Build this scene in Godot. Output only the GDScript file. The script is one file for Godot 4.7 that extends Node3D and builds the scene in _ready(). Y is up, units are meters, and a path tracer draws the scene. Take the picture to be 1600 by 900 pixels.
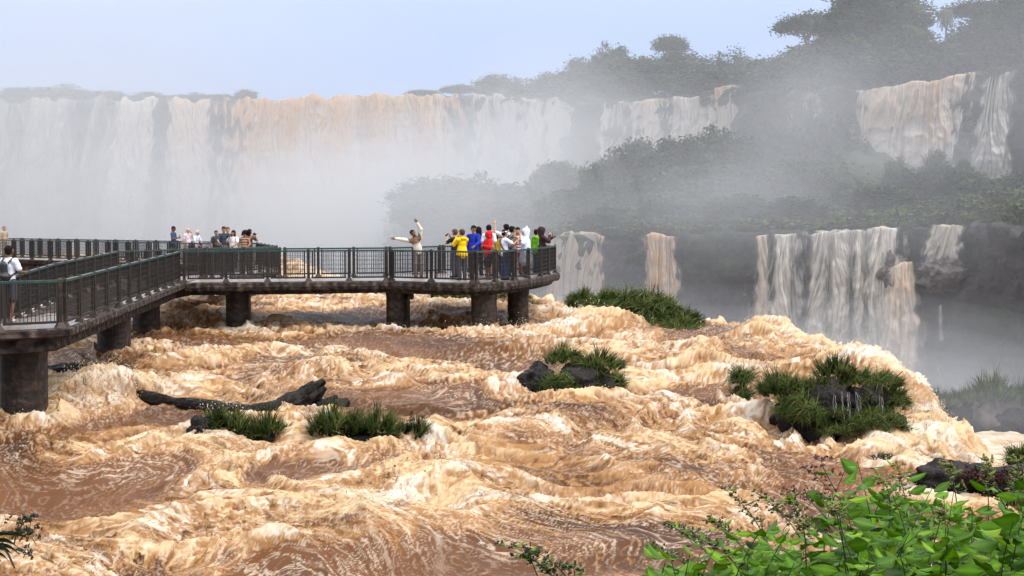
extends Node3D
# A viewing walkway over a flooded brown river above a gorge ringed with waterfalls. y is up, metres, camera 6 m above the datum.

const EYE := 6.0
const FOCAL := 2460.0      # focal length in pixels of a 1600 pixel wide picture
const DECK := 3.63         # height of the viewing platform's deck

var rng := RandomNumberGenerator.new()
var used := {}
var M := {}
var base_grid := PackedFloat32Array()
var edge_grid := PackedFloat32Array()
var hump_grid := PackedFloat32Array()     # height of humps and how churned they are, every 0.25 m
var churn_grid := PackedFloat32Array()
var noises: Array[FastNoiseLite] = []
const GX0 := -75.0
const GZ0 := -140.0
const GSTEP := 1.0
const GW := 105
const GH := 140
const HX0 := -18.0
const HZ0 := -60.0
const HW := 132
const HH := 170


func _ready() -> void:
	rng.seed = 7
	# camera
	var cam := Camera3D.new()
	cam.name = "view_camera"
	cam.position = Vector3(0, EYE, 0)
	cam.rotation_degrees = Vector3(-2.79, 0, 0)
	cam.fov = 2.0 * rad_to_deg(atan(450.0 / FOCAL))
	cam.near = 0.3
	cam.far = 6000.0
	add_child(cam)
	cam.current = true
	# sky, exposure
	var e := Environment.new()
	e.background_mode = Environment.BG_SKY
	var sm := ProceduralSkyMaterial.new()
	sm.sky_top_color = lin(1.0, 1.0, 1.0)  # zenith out of view, made far brighter than the horizon to lift the mist
	sm.sky_horizon_color = lin(0.085, 0.175, 0.37)
	var cover := noise_texture(1024, 0.006, 5, [Color(0, 0, 0, 0), Color(0.5, 0.5, 0.52, 0.5), Color(1, 1, 1, 1)], [0.35, 0.6, 0.9])
	sm.sky_cover = cover
	sm.sky_cover_modulate = Color(0.12, 0.12, 0.12, 1.0)
	sm.sky_curve = 0.42
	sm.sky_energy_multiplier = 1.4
	sm.ground_bottom_color = lin(0.3, 0.27, 0.24)
	sm.ground_horizon_color = lin(0.5, 0.52, 0.55)
	sm.sun_angle_max = 1.0
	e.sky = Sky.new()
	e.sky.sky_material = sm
	e.tonemap_mode = Environment.TONE_MAPPER_LINEAR
	e.tonemap_exposure = 1.04
	e.volumetric_fog_enabled = true
	e.volumetric_fog_density = 0.0
	e.sdfgi_enabled = true
	e.ssao_enabled = true
	e.ssil_enabled = true
	var we := WorldEnvironment.new()
	we.name = "world_environment"
	we.environment = e
	add_child(we)
	# sun through thin cloud: high, from the right and a little behind the camera
	var sun := DirectionalLight3D.new()
	sun.name = "sun"
	sun.light_energy = 1.15
	sun.light_angular_distance = 25.0
	sun.light_color = Color(1.0, 0.975, 0.95)
	sun.shadow_enabled = true
	sun.position = Vector3(60, 100, 30)
	add_child(sun)
	sun.look_at(Vector3(0, 0, 0) + sun.position - Vector3(0.5, 0.8, 0.28))
	make_materials()
	make_noises()
	make_river_maps()
	# the large structure
	build_river()
	build_bank()
	build_gorge()
	build_falls()
	build_far_trees()
	build_mist()
	# objects
	build_walkways()
	build_islands()
	build_log()
	build_people()
	build_near_plants()
	build_spray()


# ---------------------------------------------------------------- helpers

func lin(r: float, g: float, b: float) -> Color:
	return Color(r, g, b).linear_to_srgb()


func spot(px: float, py: float, d: float) -> Vector3:      # a pixel of the 1600 x 900 picture, d metres in front of the camera
	var p := Vector3((px - 800.0) / FOCAL * d, -(py - 450.0) / FOCAL * d, -d)
	return p.rotated(Vector3.RIGHT, deg_to_rad(-2.79)) + Vector3(0, EYE, 0)


func at_height(px: float, py: float, y: float) -> Vector3:   # the place where the view through a pixel meets the height y
	var a := spot(px, py, 1.0) - Vector3(0, EYE, 0)
	return Vector3(0, EYE, 0) + a * ((y - EYE) / a.y)


func numbered(called: String) -> String:
	var n: int = used.get(called, 0)
	used[called] = n + 1
	return called if n == 0 else "%s_%03d" % [called, n]


func tag(o: Node3D, label: String, category: String, group := "", kind := "") -> Node3D:
	if label: o.set_meta("label", label)
	if category: o.set_meta("category", category)
	if group: o.set_meta("group", group)
	if kind: o.set_meta("kind", kind)
	return o


func thing(called: String, label: String, category: String, where := Vector3.ZERO, turn := 0.0, group := "") -> Node3D:
	var o := Node3D.new()
	o.name = numbered(called)
	o.position = where
	o.rotation.y = turn
	add_child(o)
	tag(o, label, category, group)
	return o


func obj(called: String, mesh: Mesh, material: Material, parent: Node = null) -> MeshInstance3D:
	var o := MeshInstance3D.new()
	o.mesh = mesh
	if material: o.material_override = material
	if parent == null:
		o.name = numbered(called)
		add_child(o)
	else:
		o.name = called
		if parent.has_node(NodePath(called)):
			var k := 1
			if parent.has_meta("n_" + called): k = parent.get_meta("n_" + called)
			o.name = "%s_%03d" % [called, k]
			parent.set_meta("n_" + called, k + 1)
		parent.add_child(o, true)
	return o


func struct(called: String, mesh: Mesh, material: Material) -> MeshInstance3D:
	var o := obj(called, mesh, material)
	o.set_meta("kind", "structure")
	return o


func st_new() -> SurfaceTool:
	var st := SurfaceTool.new()
	st.begin(Mesh.PRIMITIVE_TRIANGLES)
	st.set_smooth_group(-1)
	return st


func done(st: SurfaceTool) -> ArrayMesh:
	st.generate_normals()
	return st.commit()


func quad(st: SurfaceTool, a: Vector3, b: Vector3, c: Vector3, d: Vector3) -> void:   # a b c d clockwise seen from the front
	for p: Vector3 in [a, b, c, a, c, d]:
		st.add_vertex(p)


func box(st: SurfaceTool, t: Transform3D, size: Vector3, top := 1.0) -> void:   # centred; top scales the upper face
	var h := size * 0.5
	var p: Array[Vector3] = []
	for y: float in [-1.0, 1.0]:
		var k := top if y > 0 else 1.0
		for q: Vector2 in [Vector2(-1, -1), Vector2(1, -1), Vector2(1, 1), Vector2(-1, 1)]:
			p.append(t * Vector3(q.x * h.x * k, y * h.y, q.y * h.z * k))
	quad(st, p[0], p[3], p[2], p[1])
	quad(st, p[4], p[5], p[6], p[7])
	for i in 4:
		var j := (i + 1) % 4
		quad(st, p[i], p[j], p[j + 4], p[i + 4])


func tube(st: SurfaceTool, pts: PackedVector3Array, radii: PackedFloat32Array, sides := 8, rough := 0.0, caps := true) -> void:
	var rings: Array[PackedVector3Array] = []
	var last := Vector3.ZERO
	for i in pts.size():
		var dir := (pts[mini(i + 1, pts.size() - 1)] - pts[maxi(i - 1, 0)]).normalized()
		var side := dir.cross(Vector3.UP if absf(dir.y) < 0.95 else Vector3.RIGHT).normalized() if last == Vector3.ZERO else (last - dir * last.dot(dir)).normalized()
		last = side
		var up := side.cross(dir)
		var ring := PackedVector3Array()
		for k in sides:
			var a := TAU * k / sides
			var r := radii[i] * (1.0 + rough * noises[2].get_noise_3d(k * 1.3, i * 0.35, radii[i] * 20.0))
			ring.append(pts[i] + (side * cos(a) + up * sin(a)) * r)
		rings.append(ring)
	for i in pts.size() - 1:
		for k in sides:
			var j := (k + 1) % sides
			quad(st, rings[i][k], rings[i + 1][k], rings[i + 1][j], rings[i][j])
	if caps:
		var z := pts.size() - 1
		for k in sides:
			var j := (k + 1) % sides
			for p: Vector3 in [pts[0], rings[0][k], rings[0][j], pts[z], rings[z][j], rings[z][k]]:
				st.add_vertex(p)


func arrays_mesh(v: PackedVector3Array, n: PackedVector3Array, c: PackedColorArray, uv: PackedVector2Array, ix: PackedInt32Array) -> ArrayMesh:
	var a := []
	a.resize(Mesh.ARRAY_MAX)
	a[Mesh.ARRAY_VERTEX] = v
	if n.size(): a[Mesh.ARRAY_NORMAL] = n
	if c.size(): a[Mesh.ARRAY_COLOR] = c
	if uv.size(): a[Mesh.ARRAY_TEX_UV] = uv
	a[Mesh.ARRAY_INDEX] = ix
	var m := ArrayMesh.new()
	m.add_surface_from_arrays(Mesh.PRIMITIVE_TRIANGLES, a)
	return m


func grid_index(cols: int, rows: int) -> PackedInt32Array:
	var ix := PackedInt32Array()
	ix.resize((cols - 1) * (rows - 1) * 6)
	var k := 0
	for r in rows - 1:
		for c in cols - 1:
			var a := r * cols + c
			ix[k] = a; ix[k + 1] = a + 1; ix[k + 2] = a + cols
			ix[k + 3] = a + 1; ix[k + 4] = a + cols + 1; ix[k + 5] = a + cols
			k += 6
	return ix


func grid_normals(v: PackedVector3Array, cols: int, rows: int, sign_ := 1.0) -> PackedVector3Array:
	var n := PackedVector3Array()
	n.resize(v.size())
	for r in rows:
		for c in cols:
			var dx := v[r * cols + mini(c + 1, cols - 1)] - v[r * cols + maxi(c - 1, 0)]
			var dz := v[mini(r + 1, rows - 1) * cols + c] - v[maxi(r - 1, 0) * cols + c]
			n[r * cols + c] = (dz.cross(dx) * sign_).normalized()
	return n


func noise(kind: int, seed_: int, octaves := 1, ridged := false) -> FastNoiseLite:
	var n := FastNoiseLite.new()
	n.noise_type = kind as FastNoiseLite.NoiseType
	n.seed = seed_
	n.frequency = 1.0
	n.fractal_octaves = octaves
	n.fractal_type = FastNoiseLite.FRACTAL_NONE if octaves == 1 else (FastNoiseLite.FRACTAL_RIDGED if ridged else FastNoiseLite.FRACTAL_FBM)
	return n


func make_noises() -> void:
	for i in 12:
		noises.append(noise(FastNoiseLite.TYPE_SIMPLEX_SMOOTH, 11 + i, 1))
	noises.append(noise(FastNoiseLite.TYPE_SIMPLEX_SMOOTH, 41, 3))          # 12: cloudy
	noises.append(noise(FastNoiseLite.TYPE_SIMPLEX_SMOOTH, 43, 4, true))    # 13: ridges
	noises.append(noise(FastNoiseLite.TYPE_SIMPLEX_SMOOTH, 47, 4))          # 14: rocks
	var cell := noise(FastNoiseLite.TYPE_CELLULAR, 51, 1)                   # 15: facets
	cell.cellular_return_type = FastNoiseLite.RETURN_DISTANCE2_SUB
	noises.append(cell)


func ss(a: float, b: float, x: float) -> float:
	return smoothstep(a, b, x)


func noise_texture(size: int, freq: float, octaves: int, colors: Array, at: Array, as_normal := false, bump := 4.0, cell := false, seed_ := 3) -> NoiseTexture2D:
	var t := NoiseTexture2D.new()
	t.width = size
	t.height = size
	t.seamless = true
	var n := FastNoiseLite.new()
	n.seed = seed_
	n.noise_type = FastNoiseLite.TYPE_CELLULAR if cell else FastNoiseLite.TYPE_SIMPLEX_SMOOTH
	n.frequency = freq
	n.fractal_octaves = octaves
	t.noise = n
	if as_normal:
		t.as_normal_map = true
		t.bump_strength = bump
	if colors.size():
		var g := Gradient.new()
		g.offsets = PackedFloat32Array(at)
		var cs := PackedColorArray()
		for c: Color in colors: cs.append(c)
		g.colors = cs
		t.color_ramp = g
	return t


func mat(color: Color, rough := 0.8, spec := 0.5) -> StandardMaterial3D:   # color is linear
	var m := StandardMaterial3D.new()
	m.albedo_color = color.linear_to_srgb()
	m.roughness = rough
	m.metallic_specular = spec
	return m


func tinted(rough := 0.8, spec := 0.5) -> StandardMaterial3D:
	var m := mat(Color(1, 1, 1), rough, spec)
	m.vertex_color_use_as_albedo = true
	return m


func triplanar(m: StandardMaterial3D, tex: Texture2D, scale_: float, normal: Texture2D = null, strength := 1.0) -> StandardMaterial3D:
	m.albedo_texture = tex
	m.uv1_triplanar = true
	m.uv1_world_triplanar = true
	m.uv1_scale = Vector3.ONE * scale_
	if normal:
		m.normal_enabled = true
		m.normal_texture = normal
		m.normal_scale = strength
	return m


func make_materials() -> void:
	var bumps := noise_texture(512, 0.02, 5, [], [], true, 6.0)
	# water: the red channel of uv.x runs from glossy brown water to dull foam
	var wm := tinted(0.45, 0.22)
	wm.backlight_enabled = true
	wm.backlight = lin(0.45, 0.45, 0.45)
	wm.uv1_triplanar = true
	wm.uv1_world_triplanar = true
	wm.uv1_scale = Vector3(0.32, 0.32, 0.55)
	wm.normal_enabled = true
	wm.normal_texture = noise_texture(1024, 0.018, 5, [], [], true, 7.0, false, 8)
	wm.normal_scale = 0.22
	M.water = wm
	var fm := tinted(0.85, 0.3)
	fm.backlight_enabled = true
	fm.backlight = lin(0.5, 0.5, 0.5)
	fm.transparency = BaseMaterial3D.TRANSPARENCY_ALPHA
	M.falls = fm
	M.drops = tinted(0.6, 0.4)
	var rk := tinted(0.8, 0.3)
	triplanar(rk, noise_texture(1024, 0.012, 6, [lin(0.25, 0.25, 0.25), lin(0.6, 0.6, 0.6), lin(1, 1, 1)], [0.15, 0.5, 0.9]), 0.11, bumps, 2.0)
	M.cliff = rk
	var wr := mat(Color(1, 1, 1), 0.55, 0.3)
	triplanar(wr, noise_texture(512, 0.015, 5, [lin(0.004, 0.003, 0.0035), lin(0.011, 0.008, 0.008), lin(0.032, 0.024, 0.022)], [0.25, 0.55, 0.9]), 0.9, bumps, 2.2)
	M.rock = wr
	var cc := mat(Color(1, 1, 1), 0.85, 0.3)
	triplanar(cc, noise_texture(512, 0.014, 6, [lin(0.012, 0.009, 0.008), lin(0.03, 0.022, 0.019), lin(0.075, 0.056, 0.046), lin(0.15, 0.12, 0.10)], [0.2, 0.45, 0.62, 0.9]), 0.45, bumps, 1.2)
	M.concrete = cc
	var dk := mat(Color(1, 1, 1), 0.3, 0.5)
	triplanar(dk, noise_texture(512, 0.02, 5, [lin(0.10, 0.08, 0.075), lin(0.24, 0.20, 0.18), lin(0.34, 0.29, 0.26)], [0.2, 0.5, 0.85]), 0.5, bumps, 0.4)
	M.deck = dk
	var pr := mat(Color(1, 1, 1), 0.6, 0.4)
	triplanar(pr, noise_texture(512, 0.012, 5, [lin(0.012, 0.009, 0.007), lin(0.026, 0.018, 0.013), lin(0.05, 0.030, 0.019), lin(0.11, 0.058, 0.034)], [0.2, 0.5, 0.68, 0.95], false, 4.0, false, 9), 0.55, bumps, 1.0)
	M.pier = pr
	var rl := mat(Color(1, 1, 1), 0.42, 0.5)
	triplanar(rl, noise_texture(256, 0.02, 4, [lin(0.010, 0.013, 0.009), lin(0.018, 0.013, 0.010), lin(0.036, 0.020, 0.013)], [0.3, 0.55, 0.8]), 1.2)
	M.rail = rl
	var tr := mat(Color(1, 1, 1), 0.35, 0.6)
	triplanar(tr, noise_texture(256, 0.02, 4, [lin(0.012, 0.035, 0.024), lin(0.02, 0.048, 0.035), lin(0.05, 0.06, 0.05)], [0.3, 0.6, 0.85]), 1.1)
	M.top_rail = tr
	var pt := mat(Color(1, 1, 1), 0.55, 0.4)
	triplanar(pt, noise_texture(256, 0.018, 4, [lin(0.010, 0.013, 0.010), lin(0.022, 0.015, 0.011), lin(0.055, 0.028, 0.017)], [0.25, 0.5, 0.85], false, 4.0, false, 5), 0.9)
	M.post = pt
	var wd := mat(Color(1, 1, 1), 0.6, 0.3)
	triplanar(wd, noise_texture(512, 0.02, 5, [lin(0.005, 0.0035, 0.003), lin(0.010, 0.007, 0.006), lin(0.028, 0.019, 0.014)], [0.25, 0.55, 0.9]), 0.8, bumps, 1.4)
	M.wood = wd
	var gm := tinted(0.6, 0.3)
	gm.backlight_enabled = true
	gm.backlight = lin(0.5, 0.5, 0.5)
	M.grass = gm
	var lf := tinted(0.6, 0.3)
	lf.backlight_enabled = true
	lf.backlight = lin(0.35, 0.35, 0.35)
	M.leaf = lf
	var sh := tinted(0.48, 0.3)
	sh.backlight_enabled = true
	sh.backlight = lin(0.55, 0.55, 0.4)
	M.shrub = sh
	M.stem = mat(Color(0.035, 0.045, 0.015), 0.7)
	M.bark = mat(Color(0.05, 0.04, 0.03), 0.9)
	var so := mat(Color(1, 1, 1), 0.9, 0.3)
	triplanar(so, noise_texture(512, 0.02, 5, [lin(0.02, 0.025, 0.01), lin(0.05, 0.06, 0.02), lin(0.09, 0.07, 0.04)], [0.2, 0.5, 0.85]), 0.4, bumps, 1.0)
	M.soil = so
	var pl := mat(Color(1, 1, 1), 0.9, 0.2)
	triplanar(pl, noise_texture(512, 0.02, 5, [lin(0.016, 0.022, 0.008), lin(0.03, 0.04, 0.014), lin(0.05, 0.055, 0.022)], [0.2, 0.5, 0.85]), 0.06, bumps, 1.0)
	M.plateau = pl
	var cp := mat(Color(1, 1, 1), 0.8)
	triplanar(cp, noise_texture(512, 0.014, 5, [lin(0.03, 0.024, 0.023), lin(0.075, 0.06, 0.056), lin(0.13, 0.105, 0.09)], [0.2, 0.5, 0.85]), 0.25, bumps, 1.4)
	M.cliff_plain = cp
	M.foam = mat(Color(0.5, 0.43, 0.34), 0.7)
	M.trickle = mat(Color(0.15, 0.15, 0.15), 0.3)


# ---------------------------------------------------------------- river

const LEVELS := [[-8.1, -25.0, 0.20], [-4.1, -25.5, 0.10], [0.0, -25.9, 0.00], [2.1, -25.9, 0.00], [5.3, -25.9, 0.00], [-9.4, -28.8, 0.50], [-5.9, -28.8, 0.50], [-2.9, -29.4, 0.50], [0.0, -28.8, 0.50], [2.3, -28.8, 0.50],
	[4.7, -28.8, 0.50], [-10.5, -32.2, 0.90], [-6.4, -31.5, 1.00], [-2.6, -31.5, 1.00], [1.3, -32.2, 0.90], [5.4, -33.4, 0.70], [7.8, -32.0, 0.40], [-11.2, -34.6, 1.10], [-8.0, -35.8, 1.20], [-2.7, -33.7, 1.20],
	[0.7, -36.1, 1.30], [4.4, -36.1, 1.30], [7.4, -36.5, 0.80], [9.2, -35.9, 0.60], [-7.9, -38.8, 1.90], [-4.7, -38.7, 1.75], [-1.6, -39.2, 1.70], [1.5, -37.3, 1.75], [4.0, -39.2, 1.70], [6.2, -40.1, 1.60],
	[-11.6, -46.2, 2.00], [-12.4, -53.4, 2.20], [-8.0, -49.2, 1.95], [-4.1, -50.5, 1.85], [-1.1, -44.9, 1.55], [-0.9, -53.2, 1.65], [0.2, -55.3, 1.65], [2.1, -50.5, 2.10], [3.9, -48.0, 2.10], [5.7, -46.9, 2.00],
	[7.4, -46.7, 2.20], [8.6, -43.9, 1.90], [9.8, -41.5, 1.70], [-12.9, -63.3, 2.40], [-8.7, -61.1, 2.40], [-5.1, -63.3, 2.40], [-3.2, -65.6, 2.40],
	[-20.0, -90.0, 2.5], [-40.0, -110.0, 2.6], [-15.0, -105.0, 2.5], [-40.0, -60.0, 2.4], [-25.0, -40.0, 1.9], [-20.0, -28.0, 1.0], [-20.0, -20.0, 0.3], [0.0, -18.0, -0.3], [12.0, -22.0, -0.3], [14.0, -28.0, 0.0], [-60.0, -100.0, 2.6]]
# x, z, reach along x, reach along z, height: humps, holes and breaking waves
const HUMPS := [[8.0, -50.0, 0.9, 1.0, 0.42], [2.9, -51.5, 1.5, 1.4, 0.75], [4.3, -50.0, 0.9, 0.9, 0.3], [-2.6, -26.8, 1.8, 1.2, 0.45], [-1.75, -28.6, 0.8, 0.55, -0.75], [-1.2, -29.9, 1.3, 0.8, 0.3], [-10.2, -37.4, 0.6, 0.7, 0.45], [-9.6, -37.9, 0.7, 0.5, 0.35], [-10.6, -36.4, 0.4, 0.4, 0.25],
	[-9.0, -38.6, 1.5, 0.6, 0.25], [-10.9, -34.4, 1.6, 1.0, 0.12], [-3.4, -46.6, 2.6, 2.6, 0.15], [-5.8, -40.2, 2.3, 1.3, 0.3], [-3.2, -41.0, 1.2, 0.5, -0.3], [0.1, -45.0, 1.6, 0.8, 0.3], [5.2, -43.2, 1.3, 0.9, 0.4], [4.6, -41.6, 1.1, 0.8, -0.35],
	[9.1, -41.6, 0.8, 1.2, 0.35], [9.8, -34.6, 0.8, 1.2, 0.45], [6.1, -36.2, 0.6, 0.6, 0.3], [8.2, -35.2, 0.7, 0.6, 0.3], [-5.6, -27.6, 2.0, 0.9, 0.3], [2.4, -30.6, 1.6, 0.8, 0.3], [-7.8, -33.7, 2.0, 0.6, 0.25], [0.4, -53.2, 1.0, 0.7, 0.05], [-0.9, -50.9, 0.8, 0.7, 0.1], [2.2, -35.2, 1.8, 0.9, 0.3]]
const OBSTACLES := [[-10.7, -35.2, 0.6, 0.6], [-11.15, -44.2, 0.55, 0.5], [-12.0, -52.0, 0.5, 0.5], [-9.4, -53.8, 0.5, 0.5], [-3.85, -53.4, 0.55, 0.5], [-0.95, -52.8, 0.6, 0.5], [0.2, -55.2, 0.55, 0.5], [1.5, -37.5, 1.4, 0.9], [7.2, -35.6, 1.9, 1.2], [5.5, -37.9, 0.4, 0.4], [-5.4, -33.3, 1.2, 0.5], [-3.1, -33.2, 1.3, 0.6], [7.8, -32.6, 0.5, 0.4], [9.4, -29.6, 1.6, 0.8]]
const CALM := [[-2.8, -46.4, 2.4, 2.4], [-10.4, -33.3, 1.6, 1.1], [-8.9, -29.6, 1.5, 0.9], [-2.6, -25.9, 1.6, 0.9], [-7.8, -48.0, 2.6, 2.0], [1.1, -35.0, 1.2, 0.9], [-4.4, -30.5, 1.2, 0.7], [4.7, -39.8, 0.8, 0.7], [-6.9, -40.2, 1.8, 1.0]]
const RIM := [[-90.0, -138.0], [-40.0, -122.0], [-16.0, -112.0], [-10.0, -84.0], [-3.6, -72.0], [0.4, -66.0], [3.0, -60.5], [6.3, -55.0], [8.4, -52.2], [9.3, -47.0], [9.9, -42.2], [10.05, -39.5], [10.0, -36.5], [9.95, -34.5], [10.4, -32.5], [12.0, -30.2], [22.0, -28.0]]


func make_river_maps() -> void:
	base_grid.resize(GW * GH)
	edge_grid.resize(GW * GH)
	var poly := PackedVector2Array()
	for p in RIM: poly.append(Vector2(p[0], p[1]))
	var closed := poly.duplicate()
	closed.append(Vector2(22, 10))
	closed.append(Vector2(-90, 10))
	var job := func(r: int) -> void:
		for c in GW:
			var x := GX0 + c * GSTEP
			var z := GZ0 + r * GSTEP
			var sum := 0.0
			var w := 1e-9
			for l: Array in LEVELS:
				var s := 1.6 + absf(l[1] + 20.0) * 0.06
				var d2: float = ((x - l[0]) * (x - l[0]) + (z - l[1]) * (z - l[1])) / (s * s)
				var k := exp(-0.5 * d2) + 0.002 / (1.0 + d2 * d2)
				sum += k * l[2]
				w += k
			var best := 1e9
			var q := Vector2(x, z)
			for i in poly.size() - 1:
				best = minf(best, q.distance_squared_to(Geometry2D.get_closest_point_to_segment(q, poly[i], poly[i + 1])))
			base_grid[r * GW + c] = sum / w
			edge_grid[r * GW + c] = sqrt(best) * (-1.0 if Geometry2D.is_point_in_polygon(q, closed) else 1.0)
	for r in GH: job.call(r)
	hump_grid.resize(HW * HH)
	churn_grid.resize(HW * HH)
	for r in HH:
		for c in HW:
			var x := HX0 + c * 0.25
			var z := HZ0 + r * 0.25
			var y := 0.0
			var local := 0.0
			for h: Array in HUMPS:
				var dx: float = x - h[0]
				var dz: float = z - h[1]
				if absf(dx) > 7.0 or absf(dz) > 7.0: continue
				y += h[4] * exp(-(dx * dx / (h[2] * h[2]) + dz * dz / (h[3] * h[3])))
				dz -= 0.5
				local += absf(h[4]) * exp(-(dx * dx / pow(h[2] + 0.6, 2.0) + dz * dz / pow(h[3] + 0.8, 2.0)))
			for p: Array in CALM: local -= 0.85 * exp(-(pow((x - p[0]) / p[2], 2.0) + pow((z - p[1]) / p[3], 2.0)))
			for p: Array in OBSTACLES:      # piers and islands part the water
				var q := sqrt(pow((x - p[0]) / p[2], 2.0) + pow((z - p[1]) / p[3], 2.0))
				if q < 3.0:
					local += 0.9 * exp(-pow((q - 1.15) / 0.35, 2.0))
					y += 0.16 * exp(-pow((q - 1.1) / 0.3, 2.0)) * (1.0 if z < p[1] else 0.5)
			if x < -11.8: local += 0.5 * ss(-11.8, -13.5, x)
			hump_grid[r * HW + c] = y
			churn_grid[r * HW + c] = local


func look_up(g: PackedFloat32Array, x: float, z: float) -> float:
	var u := clampf((x - GX0) / GSTEP, 0.0, GW - 1.001)
	var v := clampf((z - GZ0) / GSTEP, 0.0, GH - 1.001)
	var c := int(u)
	var r := int(v)
	u -= c
	v -= r
	var a := r * GW + c
	return lerpf(lerpf(g[a], g[a + 1], u), lerpf(g[a + GW], g[a + GW + 1], u), v)


func hump_up(g: PackedFloat32Array, x: float, z: float) -> float:
	var u := (x - HX0) * 4.0
	var v := (z - HZ0) * 4.0
	if u < 0.0 or v < 0.0 or u >= HW - 1.001 or v >= HH - 1.001: return 0.0
	var c := int(u)
	var r := int(v)
	u -= c
	v -= r
	var a := r * HW + c
	return lerpf(lerpf(g[a], g[a + 1], u), lerpf(g[a + HW], g[a + HW + 1], u), v)


func base_level(x: float, z: float) -> float:
	return look_up(base_grid, x, z) + hump_up(hump_grid, x, z)


func river_point(x: float, z: float) -> PackedFloat32Array:    # x, y, z, foam, whiteness, murk of the water's skin
	var base := base_level(x, z)
	var wx := noises[0].get_noise_2d(x * 0.22, z * 0.22)
	var wz := noises[1].get_noise_2d(x * 0.22 + 40.0, z * 0.22)
	var u := (x * 0.93 + z * 0.37) + wx * 1.5
	var v := (-x * 0.37 + z * 0.93) + wz * 1.5
	var local := hump_up(churn_grid, x, z)
	var big := noises[2].get_noise_2d(u * 0.10, v * 0.17)
	var turb := ss(-0.36, 0.36, noises[3].get_noise_2d(u * 0.13 + 9.0, v * 0.24) + local * 0.9)
	var r1 := 1.0 - 2.0 * absf(noises[4].get_noise_2d(u * 0.13 + wz, v * 0.38 + wx))       # sharp crests
	var r2 := noises[13].get_noise_2d(u * 0.32 + wx * 0.6, v * 0.85)
	var c3 := noises[13].get_noise_2d(u * 1.1 + r2 * 0.35, v * 2.5 + r1 * 0.3)
	var p1 := absf(noises[12].get_noise_2d(u * 0.9 + r2 * 0.5, v * 1.7 + wx))           # billows of foam
	var f4 := noises[12].get_noise_2d(x * 2.8 + r2, z * 3.1 + c3)
	var p2 := absf(f4)
	var f5 := noises[12].get_noise_2d(x * 8.0 + f4 * 1.2, z * 8.0)
	var rip := noises[5].get_noise_2d(u * 1.3, v * 4.2) * 0.6 + noises[6].get_noise_2d(u * 3.0, v * 9.0) * 0.4
	var y := base + 0.22 * big + (0.08 + 0.12 * turb) * maxf(r1, -0.4) + (0.03 + 0.05 * turb) * r2
	y += (0.012 + 0.008 * turb) * c3 + turb * (0.13 * p1 + 0.040 * p2 + 0.012 * f5) + (1.0 - turb) * 0.03 * rip
	# foam: crests, churned patches, and lace drawn out along the current
	var crest := ss(0.05, 0.9, r1 * 0.55 + r2 * 0.45 + 0.2 * c3)
	var lace_a := 1.0 - ss(0.0, 0.14, absf(noises[7].get_noise_2d(u * 0.5 + r2 * 0.6, v * 1.7 + r1 * 0.3)))
	var lace_b := 1.0 - ss(0.0, 0.26, absf(noises[8].get_noise_2d(u * 0.9 + r2 * 0.9, v * 4.6 + c3 * 0.5)))
	var lace_c := 1.0 - ss(0.0, 0.36, absf(noises[5].get_noise_2d(u * 1.7 + c3 * 0.9 + 30.0, v * 9.5 + r2 * 1.2)))
	var foam := -0.04 + turb * (0.22 + 0.46 * crest + 0.20 * c3 - 0.5 * (p1 - 0.2)) + 0.12 * r2
	foam += (0.26 + 0.16 * turb) * lace_a + (0.16 + 0.14 * turb) * lace_b + (0.07 + 0.16 * turb) * lace_c + 0.20 * f4 * turb + 0.12 * f5
	foam += 0.25 * local
	var edge := look_up(edge_grid, x, z) + 0.35 * noises[9].get_noise_2d(x * 0.6, z * 0.6) + 0.12 * c3
	if edge > -1.2:
		foam += 0.55 * ss(-1.2, 0.2, edge)
	if edge > 0.0:
		var fall := 0.35 * edge + 0.75 * edge * edge
		y = maxf(y - fall, -14.5)
		y += 0.16 * c3 + 0.1 * f4
		x += 0.25 * c3 * minf(edge, 1.0)
	var white := ss(-0.3, 0.6, noises[10].get_noise_2d(u * 0.35, v * 0.7) + 0.45 * lace_b - 0.2)
	var murk := noises[11].get_noise_2d(u * 0.2 + 7.0, v * 0.4)
	z += turb * (0.10 * r2 + 0.10 * p1)
	x += 0.08 * turb * f4
	var thread := 1.0 - ss(0.0, 0.13, absf(noises[6].get_noise_2d(u * 0.55 + r2 * 0.4 + 70.0, v * 4.2 + r2 * 1.1 + f4 * 0.25)))
	thread = maxf(thread, 0.75 * (1.0 - ss(0.0, 0.16, absf(noises[7].get_noise_2d(u * 1.1 + c3 * 0.3, v * 7.5 + c3 * 0.8 + r1 * 0.8)))))
	return PackedFloat32Array([x, y, z, foam, white, murk, thread * (0.35 + 0.65 * ss(-0.3, 0.4, wz + 0.4 * r2))])


func water_color(foam: float, white: float, murk: float, thread := 0.0) -> Color:
	var deep := Color(0.070, 0.029, 0.012).lerp(Color(0.160, 0.070, 0.030), clampf(murk * 0.8 + 0.5, 0.0, 1.0))
	var tan_ := Color(0.345, 0.182, 0.076)
	var cream := Color(0.65, 0.475, 0.28).lerp(Color(0.70, 0.635, 0.55), white)
	var c := deep.lerp(tan_, ss(0.10, 0.48, foam))
	c = c.lerp(cream, ss(0.46, 1.08, foam))
	return c.lerp(Color(0.70, 0.59, 0.47), 0.6 * thread)


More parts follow.
